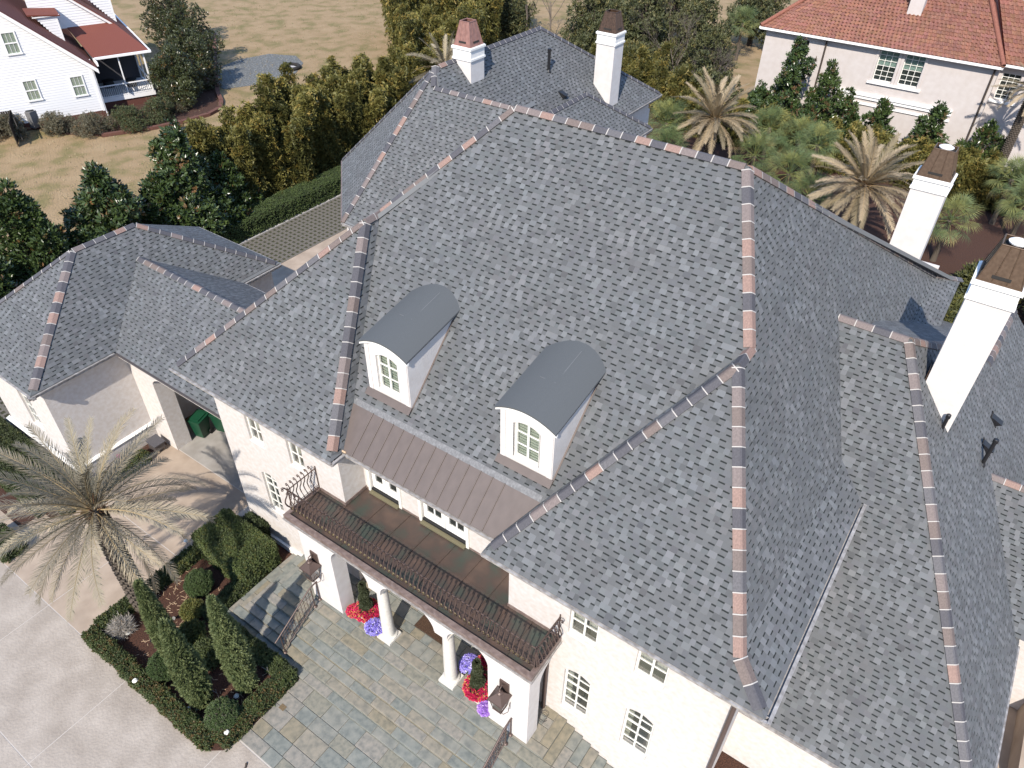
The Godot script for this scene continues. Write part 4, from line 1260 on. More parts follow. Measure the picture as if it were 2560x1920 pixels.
func small_front() -> void:
	lantern(-12.86, "bronze lantern on the left porch pier, above the lattice handrail")
	lantern(-5.70, "bronze lantern on the right porch pier, under the balcony corner")
	handrail(-13.1, "bronze handrail on the left of the entrance steps, its lattice seen side on")
	handrail(-5.45, "bronze handrail on the right of the steps, running up to the pier under a lantern")
	var red := [Color(0.50, 0.015, 0.075), Color(0.62, 0.03, 0.12), Color(0.62, 0.36, 0.10)]
	var blue := [Color(0.20, 0.16, 0.62), Color(0.42, 0.36, 0.80), Color(0.62, 0.58, 0.85)]
	var mauve := [Color(0.36, 0.16, 0.66), Color(0.56, 0.34, 0.80), Color(0.72, 0.55, 0.85)]
	planter(V(-11.35, 1.2, -8.62), 0.30, 0.42, true, red, "white urn of pink-red flowers round a dark spiral topiary, beside the left pier", 0.40, true)
	planter(V(-6.93, 1.2, -8.62), 0.30, 0.42, true, red, "white urn of pink-red flowers round a dark spiral topiary, beside the right pier", 0.40, true)
	planter(V(-11.78, 1.2, -8.42), 0.13, 0.24, false, red, "small clay pot of pink-red flowers at the foot of the left pier", 0.20)
	planter(V(-10.80, 1.2, -8.36), 0.19, 0.30, false, blue, "clay pot of blue-violet flowers by the plinth of the left column", 0.27)
	planter(V(-7.55, 1.2, -9.05), 0.19, 0.42, false, blue, "clay pot of dark blue-violet flowers behind the right column", 0.29)
	planter(V(-6.42, 1.2, -8.30), 0.13, 0.24, false, mauve, "small clay pot of pale mauve flowers at the foot of the right pier", 0.20)
	planter(V(-7.1, 1.2, -9.2), 0.15, 0.8, false, red, "tall pot of red flowers in the shade behind the right urn", 0.22)
	var g := G.new()
	g.span(V(-9.95, 1.204, -10.0), V(-8.75, 1.222, -9.24))
	tag(part(self, "doormat", g.mesh(), M.mat_fibre), "brown patterned doormat on the shaded porch floor", "doormat")
	# wheeled bins under the porte cochere
	var b := thing("wheeled_bin", "green wheeled bin standing half in the sun beside the archway pier", "bin", V(-24.0, 0, -11.55), 0.25, "green wheeled bins")
	g = G.new()
	var w0 := 0.21; var w1 := 0.29
	var lo := [V(-w0, 0.08, 0.24), V(w0, 0.08, 0.24), V(w0, 0.08, -0.2), V(-w0, 0.08, -0.2)]
	var hi := [V(-w1, 0.98, 0.34), V(w1, 0.98, 0.34), V(w1, 0.98, -0.32), V(-w1, 0.98, -0.32)]
	for i in 4: g.quad(lo[i], lo[(i + 1) % 4], hi[(i + 1) % 4], hi[i])
	for i in 4: g.tube([hi[i], hi[(i + 1) % 4]], 0.022, 0.022, 5)
	g.span(V(-w0, 0.06, -0.2), V(w0, 0.08, 0.24))
	part(b, "body", g.mesh(), M.bin_green)
	g = G.new()
	g.slab([V(-0.31, 0.99, 0.37), V(0.31, 0.99, 0.37), V(0.31, 1.06, -0.36), V(-0.31, 1.06, -0.36)], V(0, 0.03, 0))
	g.box(V(0, 1.06, 0.0), V(0.44, 0.04, 0.5), Basis(Vector3.RIGHT, 0.095))
	part(b, "lid", g.mesh(), M.bin_green)
	g = G.new()
	g.tube([V(-0.24, 1.0, -0.42), V(0.24, 1.0, -0.42)], 0.02, 0.02, 6)
	part(b, "handle", g.mesh(), M.bin_green)
	for s in [-1, 1]:
		g = G.new()
		g.tube([V(s * 0.25, 0.13, -0.22), V(s * 0.31, 0.13, -0.22)], 0.13, 0.13, 16)
		g.tube([V(s * 0.31, 0.13, -0.22), V(s * 0.25, 0.13, -0.22)], 0.13, 0.13, 16)
		part(b, "wheel", g.mesh(), M.rubber)
	dup(b, "wheeled_bin", "green wheeled bin in deep shade behind the sunlit bin", V(-23.55, 0, -12.3), 0.3)
	b = thing("garden_box", "dark grey lidded box on legs against the garage wall by the arch pier", "storage box", V(-24.75, 0.04, -9.85))
	g = G.new()
	g.slab([V(-0.3, 0.52, 0.26), V(0.32, 0.46, 0.26), V(0.32, 0.46, -0.26), V(-0.3, 0.52, -0.26)], V(0, 0.04, 0))
	part(b, "lid", g.mesh(), M.tile_slate)
	g = G.new()
	g.span(V(-0.26, 0.12, -0.22), V(0.27, 0.43, 0.22))
	part(b, "body", g.mesh(), M.gutter_dark)
	for s in [[-0.24, 0.2], [0.25, 0.2], [-0.24, -0.2], [0.25, -0.2]]:
		g = G.new()
		g.span(V(s[0] - 0.02, 0, s[1] - 0.02), V(s[0] + 0.02, 0.13, s[1] + 0.02))
		part(b, "leg", g.mesh(), M.gutter_dark)
	g = G.new()
	g.lathe([Vector2(0, -0.1), Vector2(0.07, -0.08), Vector2(0.085, 0), Vector2(0.07, 0.07), Vector2(0, 0.09)], V(-25.15, 0.52, -8.45), 14)
	g.tube([V(-25.15, 0, -8.45), V(-25.15, 0.45, -8.45)], 0.02, 0.02, 6)
	tag(part(self, "garden_lamp", g.mesh(), M.purple), "dusky pink ball on a short stake beside the garage wall", "garden ornament")
	var spots := [[-16.03, -3.12, "round pale spike lamp in the front hedge, on the driveway side"], [-12.44, -3.72, "round pale spike lamp at the corner of hedge and patio"], [-14.14, -3.55, "tiny pale disc lamp under the front hedge beside the cypress foot"], [-13.28, -4.67, "small grey disc lamp on the mulch behind the round bush"], [-17.93, -4.02, "white cap lamp beside the bare twiggy shrub"], [-19.34, -7.38, "small grey lamp on a stem by the left hedge"]]
	for s in spots:
		var l := thing("spike_lamp", s[2], "garden lamp", V(s[0], 0.05, s[1]), 0.0, "spike lamps of the planting bed")
		g = G.new()
		var y: float = 0.42 if s[0] < -19 or s[1] > -3.2 or s[0] > -12.5 else 0.12
		g.tube([V(0, 0, 0), V(0, y, 0)], 0.012, 0.012, 5)
		part(l, "stem", g.mesh(), M.gutter)
		g = G.new()
		g.lathe([Vector2(0.05, y - 0.03), Vector2(0.085, y), Vector2(0.06, y + 0.03), Vector2(0, y + 0.04)], Vector3.ZERO, 12)
		part(l, "cap", g.mesh(), M.trim)
	for s in [[-17.06, -4.28, 0.4, "dark spotlight on the mulch left of the cypress pair"], [-17.18, -5.27, -0.8, "dark spotlight beside the low yellow-green shrub"]]:
		var l := thing("spotlight", s[3], "spotlight", V(s[0], 0.05, s[1]), s[2], "dark spotlights in the bed")
		g = G.new()
		g.tube([V(0, 0.1, 0), V(0.1, 0.2, 0)], 0.05, 0.06, 10)
		part(l, "head", g.mesh(), M.black_pipe)
		g = G.new()
		g.tube([V(0, -0.02, 0), V(0, 0.1, 0)], 0.012, 0.012, 5)
		part(l, "stake", g.mesh(), M.black_pipe)
	for s in [[-13.05, -5.75, "grey plastic stake with a side arm, right of the right-hand cypress"], [-13.75, -4.35, "grey stake with a white tip at the foot of the front cypress"], [-14.5, -5.2, "grey stake between the two near cypresses"]]:
		g = G.new()
		g.tube([V(s[0], 0, s[1]), V(s[0] + 0.02, 0.55, s[1])], 0.013, 0.011, 5)
		g.tube([V(s[0] + 0.01, 0.32, s[1]), V(s[0] - 0.2, 0.42, s[1] + 0.06)], 0.01, 0.01, 5)
		tag(part(self, "sprinkler_stake", g.mesh(), M.lead), s[2], "stake")
	g = G.new()
	g.span(V(-12.02, 0.032, -5.36), V(-11.82, 0.04, -5.2))
	tag(part(self, "drain_cover", g.mesh(), M.pot_clay), "small square rusty drain cover set in a patio slab", "drain cover")
	g = G.new()
	g.tube([V(-11.5, 0.02, -3.55), V(-11.42, 0.03, -3.45), V(-11.46, 0.02, -3.3)], 0.035, 0.02, 6)
	tag(part(self, "fallen_twig", g.mesh(), M.bark), "short dark twig lying on the driveway off the patio corner", "twig")
	g = G.new()
	var pts := []
	for i in 14: pts.push_back(V(-4.95 + 0.12 * cos(i * 0.9), 1.24 + 0.02 * i, -9.1 + 0.14 * sin(i * 0.9)))
	g.tube(pts, 0.008, 0.008, 4)
	tag(part(self, "loose_cable", g.mesh(), M.gutter_dark), "loose loop of dark cable hanging beside the right pier", "cable")
	g = G.new()
	g.tube([V(-12.62, 7.60, -9.40), V(-12.30, 7.56, -9.44)], 0.022, 0.03, 6)
	g.tube([V(-12.30, 7.56, -9.44), V(-12.05, 7.54, -9.46)], 0.045, 0.03, 6)
	tag(part(self, "broken_stick", g.mesh(), M.straw_bit), "pale broken stick lying in the gutter at the apron corner", "stick")

# ---------------------------------------------------------------- plants
# a tuft of leaves round +y: each leaf is folded along its rib
func clump(n: int, l: float, w: float, spread: float, fold: float, droop := 0.0) -> ArrayMesh:
	var g := G.new()
	for i in n:
		var a := TAU * i / n + rf(-0.4, 0.4)
		var el := rf(0.15, 1.0) * spread
		var d := V(cos(a) * sin(el), cos(el), sin(a) * sin(el))
		var x := d.cross(V(-sin(a), 0.2, cos(a))).normalized()
		var s := d.cross(x).normalized()
		var base := V(rf(-1, 1), rf(-1, 1), rf(-1, 1)) * l * 0.25
		var ll := l * rf(0.75, 1.2)
		var tip := base + d * ll + Vector3.DOWN * droop * ll
		var mid := base + d * ll * 0.5
		g.tri(base, mid + s * w * 0.5 + x * w * fold, tip)
		g.tri(base, tip, mid - s * w * 0.5 + x * w * fold)
	return g.mesh()

func turned(p: Vector3, up: Vector3, size: float) -> Transform3D:
	var y := (up.normalized() + ball() * 0.55).normalized()
	var x := y.cross(ball()).normalized()
	return Transform3D(Basis(x * size, y * size, x.cross(y) * size), p)

func copies(root: Node3D, called: String, mesh: Mesh, m: Material, xf: Array, co: Array) -> MultiMeshInstance3D:
	var mm := MultiMesh.new()
	mm.transform_format = MultiMesh.TRANSFORM_3D
	mm.use_colors = true
	mm.mesh = mesh
	mm.instance_count = xf.size()
	for i in xf.size():
		mm.set_instance_transform(i, xf[i])
		mm.set_instance_color(i, co[i])
	var o := MultiMeshInstance3D.new()
	o.name = numbered(root, called)
	o.multimesh = mm
	o.material_override = m
	o.set_meta("kind", "stuff")
	root.add_child(o, true)
	return o

# leaves over a set of lumps [centre, radii, share]; colours blend lo..hi with some accent
func leaves(root: Node3D, called: String, mesh: Mesh, m: Material, lumps: Array, n: int, lo: Color, hi: Color, acc: Color, acc_share: float, s0 := 0.8, s1 := 1.3, shell := 0.55) -> MultiMeshInstance3D:
	var xf := []; var co := []
	var total := 0.0
	for b in lumps: total += b[1].x * b[1].y + b[1].y * b[1].z + b[1].x * b[1].z
	for b in lumps:
		var k := int(n * (b[1].x * b[1].y + b[1].y * b[1].z + b[1].x * b[1].z) / total)
		var bt := rng.randf()
		for i in k:
			var d := ball()
			var r := lerpf(shell, 1.04, sqrt(rng.randf()))
			r *= 1.0 + 0.16 * sin(d.x * 7.0 + b[0].x * 3.0) * sin(d.z * 6.0 + b[0].y) * sin(d.y * 5.0)
			var p: Vector3 = b[0] + d * r * b[1]
			if p.y < 0.05: p.y = rf(0.05, 0.4)
			xf.push_back(turned(p, d * 0.8 + V(0, 0.7, 0), rf(s0, s1)))
			var c := lo.lerp(hi, clampf(0.5 * bt + 0.5 * rng.randf() + rf(-0.2, 0.2), 0, 1))
			if rng.randf() < acc_share: c = acc.lerp(c, rf(0, 0.5))
			co.push_back(c)
	return copies(root, called, mesh, m, xf, co)

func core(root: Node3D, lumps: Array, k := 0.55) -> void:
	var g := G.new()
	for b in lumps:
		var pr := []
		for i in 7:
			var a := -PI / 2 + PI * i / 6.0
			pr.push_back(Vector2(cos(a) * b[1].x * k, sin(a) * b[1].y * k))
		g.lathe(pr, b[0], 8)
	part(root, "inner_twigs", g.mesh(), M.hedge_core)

func boxed(root: Node3D, called: String, mesh: Mesh, lo: Vector3, hi: Vector3, n: int, c0: Color, c1: Color, acc: Color, acc_share: float, wob := 0.05) -> void:
	var xf := []; var co := []
	var s := hi - lo
	var ar := [s.x * s.z, s.x * s.y, s.x * s.y, s.y * s.z, s.y * s.z]
	var tot := 0.0
	for a in ar: tot += a
	var f := FastNoiseLite.new()
	f.frequency = 0.9
	f.seed = 5
	for q in 5:
		for i in int(n * ar[q] / tot):
			var u := rng.randf(); var v := rng.randf()
			var p := Vector3(); var d := Vector3()
			match q:
				0: p = V(lo.x + s.x * u, hi.y, lo.z + s.z * v); d = Vector3.UP
				1: p = V(lo.x + s.x * u, lo.y + s.y * v, hi.z); d = Vector3.BACK
				2: p = V(lo.x + s.x * u, lo.y + s.y * v, lo.z); d = Vector3.FORWARD
				3: p = V(hi.x, lo.y + s.y * u, lo.z + s.z * v); d = Vector3.RIGHT
				4: p = V(lo.x, lo.y + s.y * u, lo.z + s.z * v); d = Vector3.LEFT
			var w := f.get_noise_3d(p.x * 2.0, p.y * 2.0, p.z * 2.0)
			p += d * (w * wob * 2.0 + rf(-wob, wob)) + ball() * wob * 0.6
			xf.push_back(turned(p, d + V(0, 0.6, 0), rf(0.7, 1.3)))
			var c := c0.lerp(c1, clampf(0.5 + 0.9 * w + rf(-0.35, 0.35), 0, 1))
			if rng.randf() < acc_share * (1.0 + 1.5 * f.get_noise_2d(p.x, p.z)): c = acc.lerp(c, rf(0.2, 0.7))
			co.push_back(c)
	copies(root, called, mesh, M.leaf, xf, co)
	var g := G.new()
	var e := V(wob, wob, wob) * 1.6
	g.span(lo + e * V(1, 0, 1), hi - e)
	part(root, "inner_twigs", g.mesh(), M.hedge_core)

func frond_mesh(l: float, bend: float, nl: int, ll: float, droop: float, wid := 0.009, sweep := 0.9) -> ArrayMesh:
	var g := G.new()
	var p := Vector3.ZERO
	var a := 0.0
	var pts := [p]
	var dirs := [Vector3.RIGHT]
	for i in 12:
		a -= bend / 12.0 * (0.4 + 1.2 * i / 12.0)
		var d := V(cos(a), sin(a), 0)
		p += d * l / 12.0
		pts.push_back(p); dirs.push_back(d)
	g.col = Color(1.05, 0.88, 0.66)
	g.tube(pts, 0.024, 0.004, 4)
	for i in nl:
		var t := lerpf(0.13, 1.0, float(i) / nl)
		var k := minf(t * 12.0, 11.99)
		var q: Vector3 = (pts[int(k)] as Vector3).lerp(pts[int(k) + 1], k - int(k))
		var d: Vector3 = dirs[int(k) + 1]
		var up := V(-d.y, d.x, 0)
		var s := ll * (sin(PI * clampf(t * 0.85 + 0.1, 0, 1)) * 0.75 + 0.25)
		for z in [-1.0, 1.0]:
			var e := (d * sweep + V(0, 0, z) * rf(0.6, 0.95) + up * rf(0.05, 0.5)).normalized()
			var tip := q + e * s * rf(0.8, 1.1) + Vector3.DOWN * droop * s * rf(0.5, 1.3)
			var md := q + e * s * 0.5 + Vector3.DOWN * droop * s * 0.12
			var w := (e.cross(up)).normalized() * wid
			var sh := rf(0.8, 1.15)
			g.col = Color(sh, sh, sh)
			g.tri(q - w, md + w, md - w); g.tri(q - w, q + w, md + w); g.tri(md - w, md + w, tip)
	return g.mesh()

func coloured(m: StandardMaterial3D, called: String, r: float, g: float, b: float) -> StandardMaterial3D:
	var k: StandardMaterial3D = m.duplicate()
	k.resource_name = called
	k.albedo_color = Color(r, g, b).linear_to_srgb()
	return k

func date_palm(label: String, at: Vector3, h: float, n: int, l: float, tints: Array, thick: float, wid := 0.009) -> Node3D:
	var o := thing("date_palm", label, "palm tree", at, 0.0, "date palms with frost-bleached fronds")
	var t := G.new()
	t.lathe([Vector2(thick * 1.25, -0.1), Vector2(thick, 0.35), Vector2(thick * 0.93, h * 0.5), Vector2(thick, h * 0.9), Vector2(thick * 0.7, h + 0.1), Vector2(0, h + 0.25)], Vector3.ZERO, 16)
	var rows := int(h / 0.13)
	for k in rows:                                             # the cut frond bases, set in a spiral
		for j in 9:
			var a := TAU * (j + 0.5 * (k % 2)) / 9.0
			var d := V(cos(a), 0, sin(a))
			var x := V(-sin(a), 0, cos(a))
			var bs := Basis(x, (V(0, 1, 0) + d * 0.55).normalized(), x.cross((V(0, 1, 0) + d * 0.55).normalized()))
			t.box(d * thick * rf(0.98, 1.04) + V(0, 0.1 + 0.13 * k, 0), V(thick * 0.5, 0.14, 0.05), bs)
	part(o, "trunk", t.mesh(), M.palm_bark)
	var hub := G.new()
	for i in 46:
		var a := rf(0, TAU); var el := rf(-0.2, 1.2)
		var d := V(cos(a) * cos(el), sin(el), sin(a) * cos(el))
		hub.tube([V(0, h, 0) + d * thick * 0.5, V(0, h + 0.05, 0) + d * rf(0.35, 0.6)], 0.03, 0.02, 4)
	part(o, "frond_bases", hub.mesh(), coloured(M.palm_bark, "frond_base", 0.22, 0.115, 0.05))
	var kinds := []
	for b in [0.35, 0.6, 0.9, 1.2]: kinds.push_back(frond_mesh(l, b, 70, l * 0.145, 0.18, wid))
	var mats := []
	for i in tints.size(): mats.push_back(coloured(M.frond, "bleached_frond_%d" % i, tints[i].r, tints[i].g, tints[i].b))
	for i in n:
		var f := (i + 0.5) / n
		var el := lerpf(1.35, -0.48, pow(f, 0.85)) + rf(-0.14, 0.14)
		var yaw := i * 2.399963 + rf(-0.15, 0.15)
		var bs := Basis(Vector3.UP, yaw) * Basis(Vector3.BACK, el) * Basis(Vector3.RIGHT, rf(-0.5, 0.5))
		var kd := 1 if el > 0.7 else (2 if el > 0.1 else 1)
		kd = clampi(kd + rng.randi_range(-1, 1), 0, 3)
		part(o, "frond", kinds[kd], mats[rng.randi_range(0, mats.size() - 1)], Transform3D(bs * rf(0.85, 1.08), V(0, h + 0.05, 0) + bs.x * 0.12))
	return o

func fan_mesh(r: float) -> ArrayMesh:
	var g := G.new()
	g.col = Color(1.3, 1.15, 0.8)
	g.tube([Vector3.ZERO, V(r * 0.55, 0.03, 0), V(r, 0.02, 0)], 0.02, 0.012, 4)
	for i in 26:
		var a := lerpf(-1.95, 1.95, i / 25.0) + rf(-0.04, 0.04)
		var d := V(cos(a), 0.22 * cos(a * 0.8) - 0.05, sin(a)).normalized()
		var s := r * 0.95 * (1.0 - 0.22 * absf(a) / 1.9)
		var c := V(r * (1.0 + 0.12 * cos(a)), 0.02, 0)
		var w := d.cross(Vector3.UP).normalized() * 0.017
		var md := c + d * s * 0.55
		var tip := c + d * s + Vector3.DOWN * s * rf(0.15, 0.5)
		var sh := rf(0.75, 1.2)
		g.col = Color(sh, sh, sh * rf(0.8, 1.1))
		g.tri(c, md + w, md - w); g.tri(md - w, md + w, tip)
	return g.mesh()

func fan_palm(label: String, at: Vector3, h: float, n: int, r: float, tint: Array) -> Node3D:
	var o := thing("fan_palm", label, "palm tree", at, 0.0, "green fan palms behind the house")
	var t := G.new()
	t.lathe([Vector2(0.2, -0.1), Vector2(0.15, 0.4), Vector2(0.13, h * 0.7), Vector2(0.17, h), Vector2(0, h + 0.1)], Vector3.ZERO, 12)
	part(o, "trunk", t.mesh(), M.palm_bark)
	var kinds := [fan_mesh(r), fan_mesh(r * 0.9), fan_mesh(r * 1.08)]
	var mats := []
	for c in tint: mats.push_back(coloured(M.frond, "fan_frond", c.r, c.g, c.b))
	for i in n:
		var f := (i + 0.5) / n
		var el := lerpf(1.4, -0.85, f) + rf(-0.15, 0.15)
		var bs := Basis(Vector3.UP, i * 2.399963 + rf(-0.2, 0.2)) * Basis(Vector3.BACK, el) * Basis(Vector3.RIGHT, rf(-0.4, 0.4))
		var m = mats[mats.size() - 1] if f > 0.9 else mats[rng.randi_range(0, mats.size() - 2)]
		part(o, "frond", kinds[i % 3], m, Transform3D(bs, V(0, h, 0)))
	return o

func cypress(label: String, at: Vector3, h: float, r: float) -> void:
	var o := thing("cypress", label, "cypress", at, 0.0, "slim pointed cypresses in the bed")
	var cl := clump(9, 0.09, 0.022, 0.7, 0.2)
	var xf := []; var co := []
	var f := FastNoiseLite.new()
	f.frequency = 1.6
	f.seed = int(absf(at.x) * 10)
	var rad := func(t: float) -> float: return r * pow(sin(PI * clampf(0.16 + 0.84 * t, 0, 1)), 0.75) * (1.0 - 0.25 * t) if t < 0.97 else r * 0.1
	for i in int(5200 * h / 5.0):
		var t := pow(rng.randf(), 1.15)
		var a := rf(0, TAU)
		var w := f.get_noise_3d(cos(a) * 1.5, t * h * 1.3, sin(a) * 1.5)
		var rr: float = rad.call(t) * (0.92 + 0.35 * w) * rf(0.8, 1.05)
		xf.push_back(turned(V(cos(a) * rr, 0.15 + t * h, sin(a) * rr), V(cos(a), 0.9, sin(a)), rf(0.8, 1.4)))
		co.push_back(Color(0.062, 0.088, 0.030).lerp(Color(0.150, 0.175, 0.068), clampf(0.5 + w + rf(-0.3, 0.3), 0, 1)))
	copies(o, "foliage", cl, M.leaf, xf, co)
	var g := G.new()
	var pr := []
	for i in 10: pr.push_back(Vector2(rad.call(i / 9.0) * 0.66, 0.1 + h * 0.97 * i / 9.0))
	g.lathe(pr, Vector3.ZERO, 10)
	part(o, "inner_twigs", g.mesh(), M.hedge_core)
	g = G.new()
	g.tube([V(0, -0.1, 0), V(0, 0.5, 0)], 0.06, 0.05, 7)
	part(o, "trunk", g.mesh(), M.bark)

func bush(called: String, label: String, cat: String, at: Vector3, r: Vector3, n: int, lo: Color, hi: Color, acc: Color, share: float, leaf := 0.05, w := 0.03, group := "", gloss := false, dense := true) -> Node3D:
	var o := thing(called, label, cat, at, 0.0, group)
	var lumps := [[V(0, r.y * 0.95, 0), r]]
	var cl := clump(7, leaf, w, 1.1, 0.25)
	leaves(o, "foliage", cl, M.leaf_gloss if gloss else M.leaf, lumps, n, lo, hi, acc, share, 0.8, 1.3, 0.85 if dense else 0.2)
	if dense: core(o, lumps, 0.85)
	var g := G.new()
	for i in 5:
		var d := V(rf(-1, 1), 1.4, rf(-1, 1)).normalized()
		g.tube([V(0, -0.05, 0), d * r.y * 0.6, d * r.y * 1.25 + ball() * r.x * 0.15], 0.02, 0.006, 4)
	part(o, "stems", g.mesh(), M.bark)
	return o

# a broadleaf tree: trunk, forked limbs, and leaf tufts round the limb ends
func leaf_tree(called: String, label: String, cat: String, at: Vector3, h: float, r: float, n: int, lo: Color, hi: Color, acc: Color, share: float, leaf: float, wd: float, group := "", gloss := true, narrow := 1.0, lumpn := 16) -> Node3D:
	var o := thing(called, label, cat, at, rf(0, TAU), group)
	var g := G.new()
	g.tube([V(0, -0.2, 0), V(0.05, h * 0.4, 0.03), V(0, h * 0.92, 0)], 0.035 * h, 0.008 * h, 8)
	part(o, "trunk", g.mesh(), M.bark)
	var lumps := []
	g = G.new()
	for i in lumpn:
		var t := (i + 0.5) / lumpn
		var y := h * lerpf(0.13, 0.9, t)
		var a := i * 2.4 + rf(-0.4, 0.4)
		var rr := r * pow(1.0 - t, 0.5 * narrow) * rf(0.25, 1.05)
		var c := V(cos(a) * rr, y, sin(a) * rr)
		var s := r * lerpf(0.46, 0.24, t) * rf(0.7, 1.3)
		lumps.push_back([c, V(s, s * rf(0.8, 1.1), s)])
		g.tube([V(0, y * 0.75, 0), c * 0.55 + V(0, y * 0.4, 0), c], 0.012 * h, 0.004 * h, 5)
	lumps.push_back([V(0, h * 0.93, 0), V(r * 0.2, h * 0.1, r * 0.2)])
	part(o, "limbs", g.mesh(), M.bark)
	leaves(o, "crown", clump(7, leaf, wd, 1.15, 0.22, 0.1), M.leaf_gloss if gloss else M.leaf, lumps, n, lo, hi, acc, share, 0.75, 1.35, 0.3)
	return o

func branch(g: G, p: Vector3, d: Vector3, l: float, r: float, k: int) -> void:
	var q := p + d * l * 0.5 + ball() * l * 0.06
	var e := p + d * l + ball() * l * 0.1
	g.tube([p, q, e], r, r * 0.55, 5 if r > 0.02 else 3)
	if k == 0: return
	for i in (3 if k > 2 else 4):
		var t := rf(0.35, 1.0)
		var b := p.lerp(e, t)
		var nd := (d + ball() * 0.75 + V(0, 0.25, 0)).normalized()
		branch(g, b, nd, l * rf(0.5, 0.72), r * 0.5, k - 1)

func bare_tree(label: String, at: Vector3, h: float) -> void:
	var o := thing("bare_tree", label, "tree", at, 0.0, "leafless trees beyond the house")
	var g := G.new()
	g.tube([V(0, -0.2, 0), V(0.05, h * 0.2, 0), V(0, h * 0.4, 0.05)], 0.09, 0.06, 7)
	part(o, "trunk", g.mesh(), M.pale_bark)
	g = G.new()
	for i in 5:
		var a := i * 1.3 + rf(-0.3, 0.3)
		branch(g, V(0, h * rf(0.15, 0.4), 0), V(cos(a) * 0.55, 1, sin(a) * 0.55).normalized(), h * rf(0.38, 0.55), 0.04, 4)
	part(o, "branches", g.mesh(), M.pale_bark)

func bamboo(called: String, label: String, spots: Array, h0: float, h1: float, r: float, per: int, lo: Color, hi: Color, acc: Color, share: float) -> void:
	var o := thing(called, label, "hedge")
	o.set_meta("kind", "stuff")
	var cl := clump(9, 0.36, 0.045, 1.35, 0.15, 0.5)
	var xf := []; var co := []
	var g := G.new()
	for s in spots:
		var h := rf(h0, h1)
		for c in 5:                                            # each clump: a few leaning canes, feathered from foot to tip
			var a := rf(0, TAU)
			var lean := V(cos(a), 0, sin(a)) * r * rf(0.3, 1.0)
			var hh := h * rf(0.72, 1.05)
			var foot: Vector3 = s + lean * 0.35
			g.tube([foot, foot + lean * 0.25 + V(0, hh * 0.6, 0), foot + lean + V(0, hh, 0)], 0.025, 0.008, 4)
			var bt := rng.randf()
			for i in per / 5:
				var t := pow(rng.randf(), 0.72)
				var p: Vector3 = foot + lean * t * t + V(0, hh * t, 0)
				var d := ball()
				p += V(d.x, d.y * 0.7, d.z) * r * 0.75 * (1.0 - 0.55 * t) * sqrt(rng.randf())
				if p.y < 0.1: p.y = 0.1
				xf.push_back(turned(p, d + V(0, 0.5, 0), rf(0.7, 1.3)))
				var cc := lo.lerp(hi, clampf(bt * 0.6 + 0.25 * t + rf(-0.2, 0.25), 0, 1))
				if rng.randf() < share: cc = acc.lerp(cc, rf(0, 0.5))
				co.push_back(cc)
	stuff(copies(o, "foliage", cl, M.leaf, xf, co))
	stuff(part(o, "canes", g.mesh(), M.bark))

